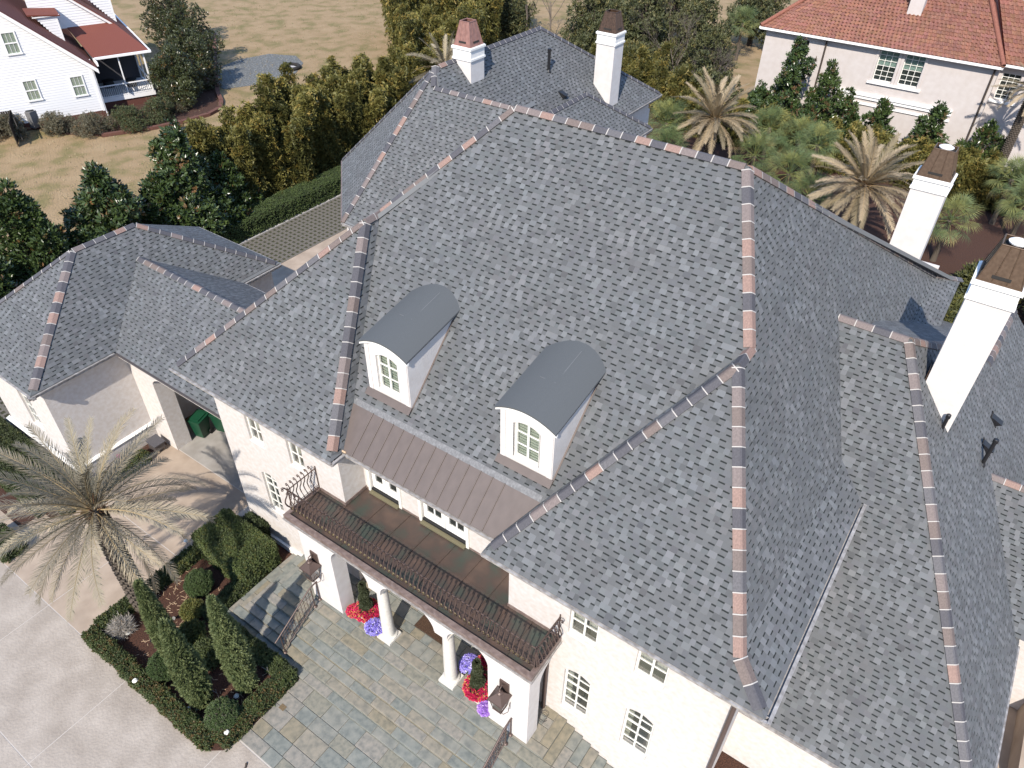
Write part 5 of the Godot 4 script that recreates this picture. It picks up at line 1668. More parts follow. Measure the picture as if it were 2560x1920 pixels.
# ---------------------------------------------------------------- gardens and neighbours
func yards() -> void:
	var g := G.new()
	g.quad(V(-420, -0.06, 60), V(420, -0.06, 60), V(420, -0.06, -700), V(-420, -0.06, -700))
	struct("lawn", g.mesh(), M.lawn, "dormant straw-coloured lawn with greener patches")
	g = G.new()                                               # turf pavers: a concrete lattice with grass in its cells
	var cells := [[-36.0, -32.45, -36.0, -18.0], [-40.0, -31.1, -18.0, -4.0]]
	for c in cells: g.span(V(c[0], -0.05, c[2]), V(c[1], -0.015, c[3]))
	var tp := struct("turf_paving", g.mesh(), M.turf, "grass paving in a concrete lattice beside the garage")
	g = G.new()
	for c in cells:
		var nx := int((c[1] - c[0]) / 0.34); var nz := int((c[3] - c[2]) / 0.34)
		for i in nx + 1: g.box(V(c[0] + (c[1] - c[0]) * i / nx, -0.01, (c[2] + c[3]) / 2), V(0.15, 0.06, c[3] - c[2]))
		for i in nz + 1: g.box(V((c[0] + c[1]) / 2, -0.013, c[2] + (c[3] - c[2]) * i / nz), V(c[1] - c[0], 0.06, 0.15))
	stuff(part(tp, "lattice", g.mesh(), M.paver))
	g = G.new()
	g.span(V(-36.3, -0.1, -36), V(-36.02, 0.07, -14))
	struct("kerb", g.mesh(), M.mortar, "thin concrete kerb along the clipped hedge")
	g = G.new()
	g.span(V(-31, -0.1, -66), V(14, -0.02, -29.5)); g.span(V(-2.4, -0.1, -30), V(30, -0.02, -4.2))
	struct("rear_bed", g.mesh(), M.mulch, "red-brown mulch under the planting behind the house")
	g = G.new()
	g.span(V(2.0, -0.1, -33.6), V(9, 0.02, -31.5))
	g.span(V(6.0, -0.1, -21), V(12, 0.02, -12)); g.span(V(6.6, 0, -19.5), V(6.8, 0.9, -15.5))
	struct("path", g.mesh(), M.concrete_warm, "strip of pale paving behind the right wing")
	# cracked clay patch with a burnt ring on it
	g = G.new()
	var p := []
	for q in [[-60.0, -41.0], [-58.2, -44.5], [-58.4, -48.0], [-60.2, -50.6], [-62.6, -51.8], [-65.2, -50.6], [-66.0, -47.5], [-65.4, -44.0], [-63.4, -41.6]]: p.push_back(V(q[0], -0.03, q[1]))
	g.slab(p if normal_side(p) else rev(p), V(0, 0.05, 0))
	struct("clay_patch", g.mesh(), M.clay, "grey cracked mud patch on the lawn")
	g = G.new()
	var ring := []
	for i in 25: ring.push_back(V(0.85 * cos(TAU * i / 24.0), 0.13, 0.85 * sin(TAU * i / 24.0)))
	g.tube(ring, 0.17, 0.17, 8)
	var fr := thing("fire_ring", "dark ring with pale ash in its middle, lying on the cracked grey patch", "fire ring", V(-59.9, -0.02, -48.7))
	part(fr, "ring", g.mesh(), M.soot)
	g = G.new()
	g.lathe([Vector2(0.72, 0.0), Vector2(0.5, 0.1), Vector2(0.2, 0.13), Vector2(0, 0.1)], Vector3.ZERO, 14)
	part(fr, "ash", g.mesh(), M.mortar)
	# red kerb round the neighbour's bed
	g = G.new()
	var kp := [V(-75, 0, -51.6), V(-68.5, 0, -46.6), V(-63.4, 0, -42.8), V(-59.6, 0, -40.0), V(-57.4, 0, -38.7), V(-56.1, 0, -37.6), V(-55.6, 0, -36.0), V(-55.9, 0, -33.6), V(-56.6, 0, -31.4), V(-58.3, 0, -28.2)]
	var bedp := []
	for q in kp: bedp.push_back(q + V(0, -0.01, 0))
	bedp.append_array([V(-62.3, -0.01, -26), V(-65, -0.01, -30), V(-68, -0.01, -40), V(-77, -0.01, -49)])
	var b := G.new()
	b.slab(bedp if normal_side(bedp) else rev(bedp), V(0, 0.08, 0))
	struct("neighbour_bed", b.mesh(), M.mulch, "dark mulch bed round the white house, edged in red")
	for i in kp.size() - 1:
		var d: Vector3 = kp[i + 1] - kp[i]
		g.box((kp[i] + kp[i + 1]) / 2 + V(0, 0.07, 0), V(d.length() + 0.1, 0.22, 0.34), Basis(Vector3.UP, atan2(-d.z, d.x)))
	struct("red_kerb", g.mesh(), M.red_kerb, "low red brick kerb curving round the neighbour's bed")

func normal_side(p: Array) -> bool:
	var nn := Vector3()
	for i in p.size(): nn += (p[i] as Vector3).cross(p[(i + 1) % p.size()])
	return nn.y > 0
func rev(p: Array) -> Array:
	p.reverse()
	return p

func flat(called: String, o: Node3D, p: Array, m: Material, d := Vector3(0, 0.1, 0)) -> MeshInstance3D:
	var g := G.new()
	g.slab(p, d)
	return part(o, called, g.mesh(), m)

func white_house() -> void:
	var o := thing("white_house", "white clapboard house with red shingle roof and screened corner porch", "house", V(-61.95, 0, -31.01), atan2(0.933, 0.36))
	var rake := func(x: float) -> float: return 4.05 - 0.94 * (absf(x + 5.5) - 5.35)
	# gable wall: every lap board is a piece
	flat("wall", o, [V(-11, 0, -0.05), V(-0.15, 0, -0.05), V(-0.15, 3.9, -0.05), V(-5.5, rake.call(-5.5), -0.05), V(-11, 3.9, -0.05)], M.siding, V(0, 0, 0.15))
	flat("foundation", o, [V(-11.02, -0.1, 0.02), V(-0.12, -0.1, 0.02), V(-0.12, 0.5, 0.02), V(-11.02, 0.5, 0.02)], M.red_brick, V(0, 0, 0.1))
	var y := 0.5
	while y < 8.9:
		var hw := minf(5.35, (9.05 - (y + 0.1)) / 0.94)
		if hw < 0.2: break
		var g := G.new()
		g.box(V(-5.5, y + 0.095, -0.01), V(hw * 2, 0.2, 0.02), Basis(Vector3.RIGHT, -0.11))
		part(o, "clapboard", g.mesh(), M.siding)
		y += 0.19
	for w in [[-4.85, 5.55, 1.42], [-4.68, 2.12, 1.4], [-1.44, 1.92, 1.4]]:
		var g := G.new()
		var hw := 0.40
		g.span(V(w[0] - hw - 0.1, w[1] - 0.1, 0.0), V(w[0] - hw, w[1] + w[2] + 0.1, 0.07)); g.span(V(w[0] + hw, w[1] - 0.1, 0.0), V(w[0] + hw + 0.1, w[1] + w[2] + 0.1, 0.07))
		g.span(V(w[0] - hw, w[1] + w[2], 0.0), V(w[0] + hw, w[1] + w[2] + 0.1, 0.07)); g.span(V(w[0] - hw - 0.14, w[1] - 0.1, 0.0), V(w[0] + hw + 0.14, w[1], 0.1))
		g.span(V(w[0] - hw, w[1] + w[2] / 2 - 0.04, 0.0), V(w[0] + hw, w[1] + w[2] / 2 + 0.04, 0.065))
		var win := part(o, "window", g.mesh(), M.white_trim)
		for k in 2:
			g = G.new()
			g.span(V(w[0] - hw, w[1] + w[2] * k / 2 + 0.03, 0.03), V(w[0] + hw, w[1] + w[2] * (k + 1) / 2 - 0.03, 0.036))
			part(win, "pane", g.mesh(), M.glass)
			g = G.new()
			for i in 2: g.span(V(w[0] - hw + 0.8 * (i + 1) / 3.0 - 0.012, w[1] + w[2] * k / 2, 0.037), V(w[0] - hw + 0.8 * (i + 1) / 3.0 + 0.012, w[1] + w[2] * (k + 1) / 2, 0.045))
			part(win, "muntin", g.mesh(), M.white_trim)
		g = G.new()
		g.span(V(w[0] - hw, w[1], 0.005), V(w[0] + hw, w[1] + w[2], 0.012))
		part(win, "blind", g.mesh(), M.blind)
	# roof over the gable, its white rake boards
	var rk := 0.35
	for s in [1.0, -1.0]:
		var q := [V(-5.5, 9.2, rk), V(-5.5 + s * 5.75, 3.82, rk), V(-5.5 + s * 5.75, 3.82, -14), V(-5.5, 9.2, -14)]
		if s < 0: q.reverse()
		flat("roof", o, q, M.red_shingle, V(0, 0.12, 0))
		var g := G.new()
		for i in 30:                                           # courses of the slope, laid as lapped strips
			var t0 := i / 30.0; var t1 := (i + 1) / 30.0
			var a := V(-5.5 + s * 5.75 * t0, lerpf(9.2, 3.82, t0), 0); var e := V(-5.5 + s * 5.75 * t1, lerpf(9.2, 3.82, t1), 0)
			var qq := [a + V(0, 0.012, rk), e + V(0, 0.045, rk), e + V(0, 0.045, -14), a + V(0, 0.012, -14)]
			var lip := [e + V(0, 0.0, rk), e + V(0, 0.0, -14), e + V(0, 0.045, -14), e + V(0, 0.045, rk)]
			if s < 0: qq.reverse(); lip.reverse()
			g.quad(qq[0], qq[1], qq[2], qq[3]); g.quad(lip[0], lip[1], lip[2], lip[3])
		stuff(part(o, "shingles", g.mesh(), M.red_shingle))
		var r := [V(-5.5, 8.82, rk + 0.03), V(-5.5 + s * 5.8, 3.38, rk + 0.03), V(-5.5 + s * 5.8, 3.72, rk + 0.03), V(-5.5, 9.14, rk + 0.03)]
		if s < 0: r.reverse()
		flat("rake_board", o, r, M.white_trim, V(0, 0, 0.06))
		var sf := [V(-5.5, 8.95, 0.0), V(-5.5 + s * 5.6, 3.64, 0.0), V(-5.5 + s * 5.6, 3.66, rk), V(-5.5, 8.97, rk)]
		if s > 0: sf.reverse()
		flat("soffit", o, sf, M.white_trim, V(0, 0.02, 0))
	# second gable and its slope, then two dormers whose cheeks face the viewer
	flat("wall", o, [V(-2.6, 5.4, -6.5), V(2.97, 5.3, -6.5), V(0.72, 7.3, -6.5), V(-2.6, 10.1, -6.5)], M.siding, V(0, 0, 0.15))
	for i in 24:
		var yy := 5.35 + 0.2 * i
		var x1 := minf(2.95, 3.3 - (yy + 0.2 - 5.0) * 1.12)
		if x1 < -2.4: break
		var g := G.new()
		g.box(V((-2.6 + x1) / 2, yy + 0.1, -6.46), V(x1 + 2.6, 0.21, 0.02), Basis(Vector3.RIGHT, -0.11))
		part(o, "clapboard", g.mesh(), M.siding)
	flat("rake_board", o, [V(-2.6, 9.95, -6.2), V(3.5, 4.85, -6.2), V(3.5, 5.15, -6.2), V(-2.6, 10.25, -6.2)], M.white_trim, V(0, 0, 0.08))
	flat("roof", o, [V(-2.6, 10.3, -6.15), V(3.6, 5.1, -6.15), V(3.6, 5.1, -16), V(-2.6, 10.3, -16)], M.red_shingle)
	for dd in [[-2.6, 7.05, -0.98, 6.9, 4.6, -4.0, -6.2], [0.9, 8.4, 3.9, 7.6, 4.7, -9.0, -11.5]]:
		flat("dormer", o, [V(dd[2], dd[4], dd[5]), V(dd[2], dd[3], dd[5]), V(dd[0], dd[1], dd[5])], M.siding, V(0, 0, 0.1))
		for i in 12:
			var yy: float = dd[4] + 0.2 * i
			if yy > dd[3] - 0.2: break
			var xa: float = lerpf(dd[2], dd[0], (yy + 0.1 - dd[4]) / (dd[1] - dd[4]))
			var g := G.new()
			g.box(V((xa + dd[2]) / 2, yy + 0.1, dd[5] + 0.03), V(dd[2] - xa, 0.2, 0.02), Basis(Vector3.RIGHT, -0.11))
			part(o, "clapboard", g.mesh(), M.siding)
		var f := G.new()
		f.span(V(dd[2] - 0.05, dd[4], dd[6]), V(dd[2], dd[3], dd[5])); f.span(V(dd[2] - 0.1, dd[4], dd[5]), V(dd[2] + 0.02, dd[3], dd[5] + 0.05))
		part(o, "dormer_front", f.mesh(), M.white_trim)
		f = G.new()
		f.span(V(dd[2], dd[3] - 1.1, (dd[5] + dd[6]) / 2 - 0.35), V(dd[2] + 0.02, dd[3] - 0.3, (dd[5] + dd[6]) / 2 + 0.35))
		part(o, "pane", f.mesh(), M.dark)
		flat("dormer_roof", o, [V(dd[0] - 0.4, dd[1] + 0.12, dd[5] + 0.2), V(dd[2] + 0.25, dd[3] + 0.05, dd[5] + 0.2), V(dd[2] + 0.25, dd[3] + 0.05, dd[6] - 0.2), V(dd[0] - 0.4, dd[1] + 0.12, dd[6] - 0.2)], M.red_shingle)
		f = G.new()
		f.span(V(dd[0] - 0.1, dd[3] - 0.02, dd[5] + 0.02), V(dd[2] + 0.2, dd[3] + 0.06, dd[5] + 0.18))
		part(o, "fascia", f.mesh(), M.white_trim)
	# screened porch: floor, posts, railing, dark interior, hipped red roof
	flat("roof", o, [V(0.35, 4.2, -1.25), V(4.6, 4.2, -1.25), V(3.2, 5.4, -6.5), V(-0.3, 5.4, -6.5)], M.red_shingle)
	flat("roof", o, [V(4.6, 4.2, -1.25), V(4.6, 4.2, -17), V(3.2, 5.4, -17), V(3.2, 5.4, -6.5)], M.red_shingle)
	var g := G.new()
	g.span(V(0.3, 4.0, -1.25), V(4.75, 4.17, -1.1)); g.span(V(4.6, 4.0, -17), V(4.75, 4.17, -1.25)); g.span(V(0.3, 3.9, -1.3), V(0.42, 4.17, 0.35))
	part(o, "gutter", g.mesh(), M.white_trim)
	g = G.new()
	g.span(V(0.1, -0.1, -5.6), V(4.2, 0.62, -1.45))
	part(o, "foundation", g.mesh(), M.red_brick)
	g = G.new()
	g.span(V(0.0, 0.62, -5.6), V(4.25, 0.95, -1.35))
	part(o, "porch_floor", g.mesh(), M.white_trim)
	g = G.new()
	g.span(V(-0.15, 0, -14), V(-0.05, 4.0, -0.05)); g.span(V(-0.05, 0.9, -5.7), V(4.2, 4.0, -5.6)); g.span(V(0.3, 3.95, -5.6), V(4.5, 4.0, -1.3))
	part(o, "porch_wall", g.mesh(), M.tile_slate)
	for q in [[0.05, -1.4, 0.06], [2.15, -1.4, 0.045], [4.1, -1.4, 0.06], [4.1, -5.5, 0.06], [4.1, -3.5, 0.045]]:
		g = G.new()
		g.span(V(q[0] - q[2], 0.9, q[1] - q[2]), V(q[0] + q[2], 4.05, q[1] + q[2]))
		part(o, "post", g.mesh(), M.white_trim)
	g = G.new()
	g.span(V(0.05, 1.82, -1.44), V(4.1, 1.9, -1.36)); g.span(V(0.05, 0.98, -1.44), V(4.1, 1.05, -1.36)); g.span(V(4.06, 1.82, -5.5), V(4.14, 1.9, -1.4)); g.span(V(4.06, 0.98, -5.5), V(4.14, 1.05, -1.4))
	part(o, "railing", g.mesh(), M.white_trim)
	for i in 27:
		g = G.new()
		g.span(V(0.2 + 0.145 * i, 1.05, -1.41), V(0.245 + 0.145 * i, 1.82, -1.38))
		part(o, "baluster", g.mesh(), M.lead)
	g = G.new()
	g.span(V(-0.14, 0, -1.45), V(-0.02, 3.9, 0.0)); g.span(V(-0.3, 0.45, -0.02), V(-0.1, 3.9, 0.04))
	part(o, "corner_board", g.mesh(), M.white_trim)
	g = G.new()
	for q in [[1.2, -4.2], [2.9, -3.6]]: g.lathe([Vector2(0.45, 0.95), Vector2(0.4, 1.4), Vector2(0.5, 1.5), Vector2(0, 1.55)], V(q[0], 0, q[1]), 12)
	part(o, "porch_furniture", g.mesh(), M.rubber)
	# fence and air conditioner
	var f := thing("wooden_fence", "weathered grey wooden fence running up to the white house wall", "fence", V(-61.95, 0, -31.01), atan2(0.933, 0.36))
	for i in 20:
		g = G.new()
		var x := -5.75 - 0.02 * i; var z := 0.35 + 0.155 * i
		g.box(V(x - 0.9, 0.85, z), V(0.03, 1.75 + rf(-0.05, 0.05), 0.135), Basis(Vector3.BACK, rf(-0.02, 0.02)))
		part(f, "picket", g.mesh(), M.weathered_wood)
	for i in 14:
		g = G.new()
		g.box(V(-6.6 - 0.155 * i, 0.85, 0.3), V(0.135, 1.75 + rf(-0.05, 0.05), 0.03))
		part(f, "picket", g.mesh(), M.weathered_wood)
	for yy in [0.4, 1.4]:
		g = G.new()
		g.span(V(-6.62, yy, 0.3), V(-6.56, yy + 0.1, 3.4)); g.span(V(-8.8, yy, 0.24), V(-6.6, yy + 0.1, 0.28))
		part(f, "rail", g.mesh(), M.weathered_wood)
	var ac := thing("air_conditioner", "grey air conditioner by the white wall, half behind the wooden fence", "air conditioner", V(-64.1, 0, -26.1), 0.3)
	g = G.new()
	g.span(V(-0.45, 0.1, -0.45), V(0.45, 1.35, 0.45))
	part(ac, "casing", g.mesh(), M.lead)
	g = G.new()
	g.lathe([Vector2(0.4, 1.35), Vector2(0.36, 1.42), Vector2(0.08, 1.43), Vector2(0, 1.42)], Vector3.ZERO, 16)
	part(ac, "fan_grille", g.mesh(), M.rubber)

func tile_field(root: Node3D, a: Vector3, b: Vector3, c: Vector3, d: Vector3) -> void:
	# a..b along the eave, d..c along the top: rows of rolled clay tiles
	var g := G.new()
	var up := (d - a).cross(b - a).normalized()
	if up.y < 0: up = -up
	var rows := int((d - a).length() / 0.36)
	if (c - b).length() > (d - a).length(): rows = int((c - b).length() / 0.36)
	for k in rows:
		var t0 := float(k) / rows; var t1 := (k + 1.0) / rows
		var p0 := a.lerp(d, t0); var p1 := b.lerp(c, t0)
		var q0 := a.lerp(d, t1); var q1 := b.lerp(c, t1)
		var l := (p1 - p0).length()
		var n := maxi(2, int(l / 0.07))
		var ph := rf(0, 0.1)
		for i in n:
			var u0 := float(i) / n; var u1 := (i + 1.0) / n
			var h0 := 0.035 * (1.0 + sin((u0 * l + ph) * TAU / 0.28)); var h1 := 0.035 * (1.0 + sin((u1 * l + ph) * TAU / 0.28))
			if i % 4 == 0:
				var tn := rf(0.78, 1.12)
				g.col = Color(0.325 * tn, 0.145 * tn * rf(0.94, 1.1), 0.100 * tn * rf(0.9, 1.15))
			var A := p0.lerp(p1, u0) + up * (h0 + 0.05); var B := p0.lerp(p1, u1) + up * (h1 + 0.05)
			var C := q0.lerp(q1, u1) + up * (h1 + 0.01); var D := q0.lerp(q1, u0) + up * (h0 + 0.01)
			g.quad(A, B, C, D)
			g.quad(A - up * 0.05, B - up * 0.05, B, A)
	stuff(part(root, "roof_tiles", g.mesh(), M.clay_tile))

func stucco_house() -> void:
	var o := thing("stucco_house", "pale stucco house with terracotta tile roof and paired tall windows", "house")
	var zw := -61.5
	var X := Vector3.RIGHT
	var wins := [[-9.84, 1.36], [-8.08, 1.36]]
	var holes := []
	for w in wins: holes.push_back(Rect2(w[0] + 19.0 - w[1] / 2, 5.1, w[1], 2.12))
	holes.push_back(Rect2(-16.2 + 19.0 - 0.6, 5.3, 1.2, 1.7))
	wall(o, "wall", V(-19.0, 0, zw), X, 15.9, 7.5, 0.3, holes, M.far_stucco)
	for w in wins: window(o, V(w[0], 5.1, zw), X, w[1], 2.12, 3, [0.35, 0.70, 1.05, 1.41, 1.77], "green", 0.0, null, 0.2, 0.035)
	window(o, V(-16.2, 5.3, zw), X, 1.2, 1.7, 3, [0.42, 0.84, 1.26], "none", 0.0, null, 0.2, 0.035)
	wall(o, "wall", V(-3.1, 0, zw - 1.0), X, 12.0, 7.5, 0.3, [Rect2(0.55, 5.1, 1.15, 1.75)], M.far_stucco)
	window(o, V(-1.98, 5.1, zw - 1.0), X, 1.15, 1.75, 3, [0.3, 0.6, 0.9, 1.2, 1.47], "none", 0.0, null, 0.2, 0.035)
	var g := G.new()
	g.span(V(-3.1, 0, zw - 1.0), V(-2.8, 7.5, zw)); g.span(V(-19.0, 0, -76), V(-18.7, 7.5, zw - 0.3)); g.span(V(-18.7, 0, -76.3), V(9, 7.5, -76))
	part(o, "wall", g.mesh(), M.far_stucco)
	for w in wins:
		g = G.new()
		g.span(V(w[0] - 0.86, 5.05, zw), V(w[0] - 0.68, 7.25, zw + 0.06)); g.span(V(w[0] + 0.68, 5.05, zw), V(w[0] + 0.86, 7.25, zw + 0.06))
		part(o, "casing", g.mesh(), M.far_stucco)
	g = G.new()
	g.span(V(-10.8, 4.9, zw), V(-7.1, 5.04, zw + 0.16)); g.span(V(-2.9, 4.9, zw - 1.0), V(-1.1, 5.04, zw - 0.86))
	part(o, "window_sill", g.mesh(), M.white_trim)
	g = G.new()
	g.span(V(-13.0, 3.95, zw), V(-4.6, 4.12, zw + 0.2)); g.span(V(-13.0, 3.72, zw), V(-4.6, 3.92, zw + 0.12)); g.span(V(-13.0, 3.3, zw), V(-4.6, 3.45, zw + 0.1))
	part(o, "band", g.mesh(), M.white_trim)
	g = G.new()
	g.span(V(-19.4, 7.35, zw + 0.35), V(-2.6, 7.5, zw + 0.55)); g.span(V(-2.75, 7.35, zw - 0.45), V(-2.6, 7.5, zw + 0.55)); g.span(V(-2.6, 7.35, zw - 0.6), V(9.5, 7.5, zw - 0.42)); g.span(V(-19.5, 7.35, -76.5), V(-19.32, 7.5, zw + 0.4))
	part(o, "gutter", g.mesh(), M.white_trim)
	g = G.new()
	g.span(V(-19.3, 7.28, zw), V(-2.7, 7.34, zw + 0.4)); g.span(V(-3.0, 7.28, zw - 1.0), V(9.4, 7.34, zw - 0.5))
	part(o, "soffit", g.mesh(), M.far_stucco)
	var eL := V(-19.4, 7.5, zw + 0.45); var eR := V(-2.65, 7.5, zw + 0.45)
	var tL := V(-13.2, 12.4, -68.4); var tR := V(-6.9, 12.4, -68.4)
	flat("roof", o, [eL, eR, tR, tL], M.red_shingle, V(0, 0.15, 0))
	tile_field(o, eL, eR, tR, tL)
	var e2 := V(-2.6, 7.5, zw - 0.5); var e3 := V(9.5, 7.5, zw - 0.5)
	flat("roof", o, [e2, e3, V(9.5, 10.6, -66.6), V(-4.9, 10.6, -66.6)], M.red_shingle, V(0, 0.15, 0))
	tile_field(o, e2, e3, V(9.5, 10.6, -66.6), V(-4.9, 10.6, -66.6))
	flat("roof", o, [eR, V(-2.65, 7.5, -76), tR], M.red_shingle, V(0, 0.1, 0)); flat("roof", o, [V(-19.4, 7.5, -76), eL, tL], M.red_shingle, V(0, 0.1, 0))
	g = G.new()
	g.tube([eR + V(0, 0.1, 0), tR + V(0, 0.1, 0)], 0.15, 0.15, 8)
	g.tube([eL + V(0, 0.1, 0), tL + V(0, 0.1, 0)], 0.15, 0.15, 8)
	part(o, "hip_tiles", g.mesh(), coloured(M.clay_tile, "hip_clay", 0.32, 0.125, 0.085))
	g = G.new()
	g.span(V(-5.4, 10.4, -66.95), V(9.5, 12.6, -66.65)); g.span(V(-5.4, 10.4, -66.65), V(9.5, 10.85, -66.5)); g.span(V(-5.0, 12.3, -66.65), V(9.5, 12.5, -66.2))
	part(o, "upper_wall", g.mesh(), M.far_stucco)
	g = G.new()
	g.span(V(-9.95, 7.8, -64.4), V(-9.0, 11.0, -63.6))
	var c := part(o, "chimney", g.mesh(), M.far_stucco)
	g = G.new()
	g.span(V(-10.03, 10.75, -64.48), V(-8.92, 10.95, -63.52)); g.span(V(-10.1, 11.0, -64.55), V(-8.85, 11.2, -63.45))
	part(c, "cornice", g.mesh(), M.white_trim)
	for x in [-14.35, -3.05]:
		g = G.new()
		g.tube([V(x, 7.3, zw + 0.3), V(x, 7.0, zw + 0.08), V(x, 0, zw + 0.08)], 0.07, 0.07, 6)
		part(o, "downspout", g.mesh(), M.bark)

func plantings() -> void:
	var dk := Color(0.030, 0.042, 0.014); var md := Color(0.070, 0.092, 0.026); var yl := Color(0.135, 0.125, 0.030); var rd := Color(0.13, 0.07, 0.022)
	var fine := clump(9, 0.055, 0.03, 1.2, 0.25)
	var box := func(called: String, label: String, lo: Vector3, hi: Vector3, n: int, c0: Color, c1: Color, acc: Color, sh: float) -> void:
		var o := thing(called, label, "hedge", Vector3.ZERO, 0.0, "clipped hedges of the front garden" if lo.z > -11 else "")
		boxed(o, "foliage", fine, lo, hi, n, c0, c1, acc, sh)
	box.call("low_hedge", "low clipped hedge along the bed's driveway side, under the palm", V(-19.0, 0, -8.4), V(-18.6, 0.42, -3.6), 5000, dk * 1.2, md, yl, 0.12)
	box.call("low_hedge", "low clipped hedge along the bed's front edge, rust-tinged in the middle", V(-18.9, 0, -3.48), V(-12.75, 0.40, -3.1), 6200, dk * 1.4, md, rd, 0.28)
	box.call("low_hedge", "low clipped hedge between the bed and the bluestone patio", V(-12.72, 0, -6.0), V(-12.28, 0.42, -3.5), 3800, dk * 1.3, md, rd, 0.22)

	box.call("low_hedge", "low dark hedge beside the left flight of steps", V(-16.5, 0, -7.6), V(-16.1, 0.42, -5.9), 2500, dk, md, yl, 0.04)
	box.call("low_hedge", "low hedge at the foot of the steps behind the right-hand cypress", V(-15.7, 0, -6.2), V(-12.3, 0.42, -5.85), 4200, dk, md, yl, 0.06)
	box.call("tall_clipped_hedge", "large clipped box hedge between the bed and the house wall", V(-18.7, 0, -8.85), V(-16.1, 1.22, -7.45), 15000, dk * 1.5, md * 1.25, yl, 0.10)
	box.call("clipped_shrub", "dark clipped shrub against the house wall behind the large box hedge", V(-18.1, 0, -9.4), V(-17.2, 0.95, -8.95), 2500, dk * 0.8, dk * 1.6, yl, 0.02)
	box.call("dark_hedge", "dark green hedge at the foot of the garage gable, behind the palm crown", V(-31.5, 0, -6.7), V(-25.2, 0.9, -5.0), 14000, dk * 0.8, md * 0.8, yl, 0.03)
	box.call("low_hedge", "low yellow-green hedge along the shaded garage wall", V(-24.95, 0, -9.3), V(-24.45, 0.36, -5.6), 3400, dk, md, yl, 0.2)
	box.call("low_hedge", "short dark hedge by the driveway at the left edge", V(-25.6, 0, -3.9), V(-24.1, 0.5, -3.2), 1800, dk, md, yl, 0.06)
	box.call("clipped_hedge", "long clipped green hedge beside the grass paving", V(-37.6, 0, -36.0), V(-36.15, 1.15, -14.5), 26000, Color(0.036, 0.06, 0.018), Color(0.080, 0.115, 0.030), dk, 0.1)
	# round bushes and small shrubs of the bed
	bush("round_bush", "round clipped bush alone in the back of the bed, casting a round shadow", "bush", V(-17.45, 0.05, -6.5), V(0.44, 0.42, 0.44), 2600, Color(0.045, 0.075, 0.024), Color(0.085, 0.125, 0.04), dk, 0.1, 0.045, 0.02, "round clipped bushes of the bed")
	bush("round_bush", "round clipped bush half hidden behind the front cypress", "bush", V(-15.75, 0.05, -3.95), V(0.46, 0.42, 0.46), 2600, Color(0.045, 0.075, 0.024), Color(0.085, 0.125, 0.04), dk, 0.1, 0.045, 0.02, "round clipped bushes of the bed")
	bush("round_bush", "round bush in the patio corner of the bed, browned on one side", "bush", V(-12.95, 0.05, -3.98), V(0.48, 0.44, 0.46), 2800, Color(0.05, 0.08, 0.026), Color(0.09, 0.13, 0.045), Color(0.12, 0.10, 0.08), 0.12, 0.045, 0.02, "round clipped bushes of the bed")
	bush("low_shrub", "low yellow-green shrub in the middle of the bed", "shrub", V(-16.84, 0.05, -5.74), V(0.34, 0.28, 0.34), 900, md, Color(0.17, 0.15, 0.035), yl, 0.3, 0.07, 0.03)
	bush("dark_shrub", "loose dark shrub between the two near cypresses", "shrub", V(-15.0, 0.05, -4.95), V(0.52, 0.42, 0.5), 1500, dk, md, yl, 0.06, 0.07, 0.03, "", false, false)
	bush("dark_shrub", "loose dark shrub right behind the pair of front cypresses", "shrub", V(-16.0, 0.05, -5.15), V(0.42, 0.4, 0.42), 1100, dk * 1.2, md, yl, 0.06, 0.07, 0.03, "", false, false)
	bush("bare_twiggy_shrub", "grey leafless twiggy shrub in the left corner of the bed", "shrub", V(-18.2, 0.05, -4.0), V(0.3, 0.22, 0.3), 260, Color(0.30, 0.27, 0.24), Color(0.40, 0.37, 0.33), rd, 0.05, 0.2, 0.012, "", false, false)
	cypress("slim pointed cypress at the left, its tip crossing the hedge below the palm trunk", V(-15.75, 0.05, -4.35), 4.1, 0.33)
	cypress("thick pointed cypress in front, beside the front hedge", V(-14.0, 0.05, -3.98), 4.2, 0.44)
	cypress("pointed cypress nearest the steps, standing alone on the right", V(-13.3, 0.05, -5.1), 4.55, 0.43)
	# palms
	var straw := [Color(0.27, 0.225, 0.155), Color(0.20, 0.172, 0.122), Color(0.34, 0.285, 0.195), Color(0.13, 0.112, 0.078), Color(0.235, 0.205, 0.14)]
	date_palm("large bleached palm rising from the front bed beside the driveway", V(-18.53, 0, -4.97), 4.9, 58, 3.2, straw, 0.27, 0.0085)
	var tan := [Color(0.30, 0.235, 0.15), Color(0.24, 0.19, 0.12), Color(0.35, 0.275, 0.18), Color(0.19, 0.155, 0.095)]
	date_palm("bleached palm with a full round crown, just left of the rear right chimney", V(-6.33, 0, -45.2), 3.9, 76, 3.3, tan, 0.3, 0.012)
	date_palm("bleached palm with upright fronds, left of the green fan palms", V(-17.7, 0, -50.0), 3.9, 72, 3.2, tan, 0.3, 0.012)
	date_palm("straw-pale palm showing only its frond tips behind the copper-capped chimney", V(-36.6, 0, -44.0), 5.2, 40, 3.0, straw, 0.3)
	date_palm("tan palm with drooping fronds against the stucco house at the right edge", V(-0.4, 0, -58.9), 7.0, 40, 2.2, tan, 0.25)
	var fg := [Color(0.075, 0.115, 0.042), Color(0.12, 0.155, 0.06), Color(0.19, 0.20, 0.065), Color(0.28, 0.225, 0.10)]
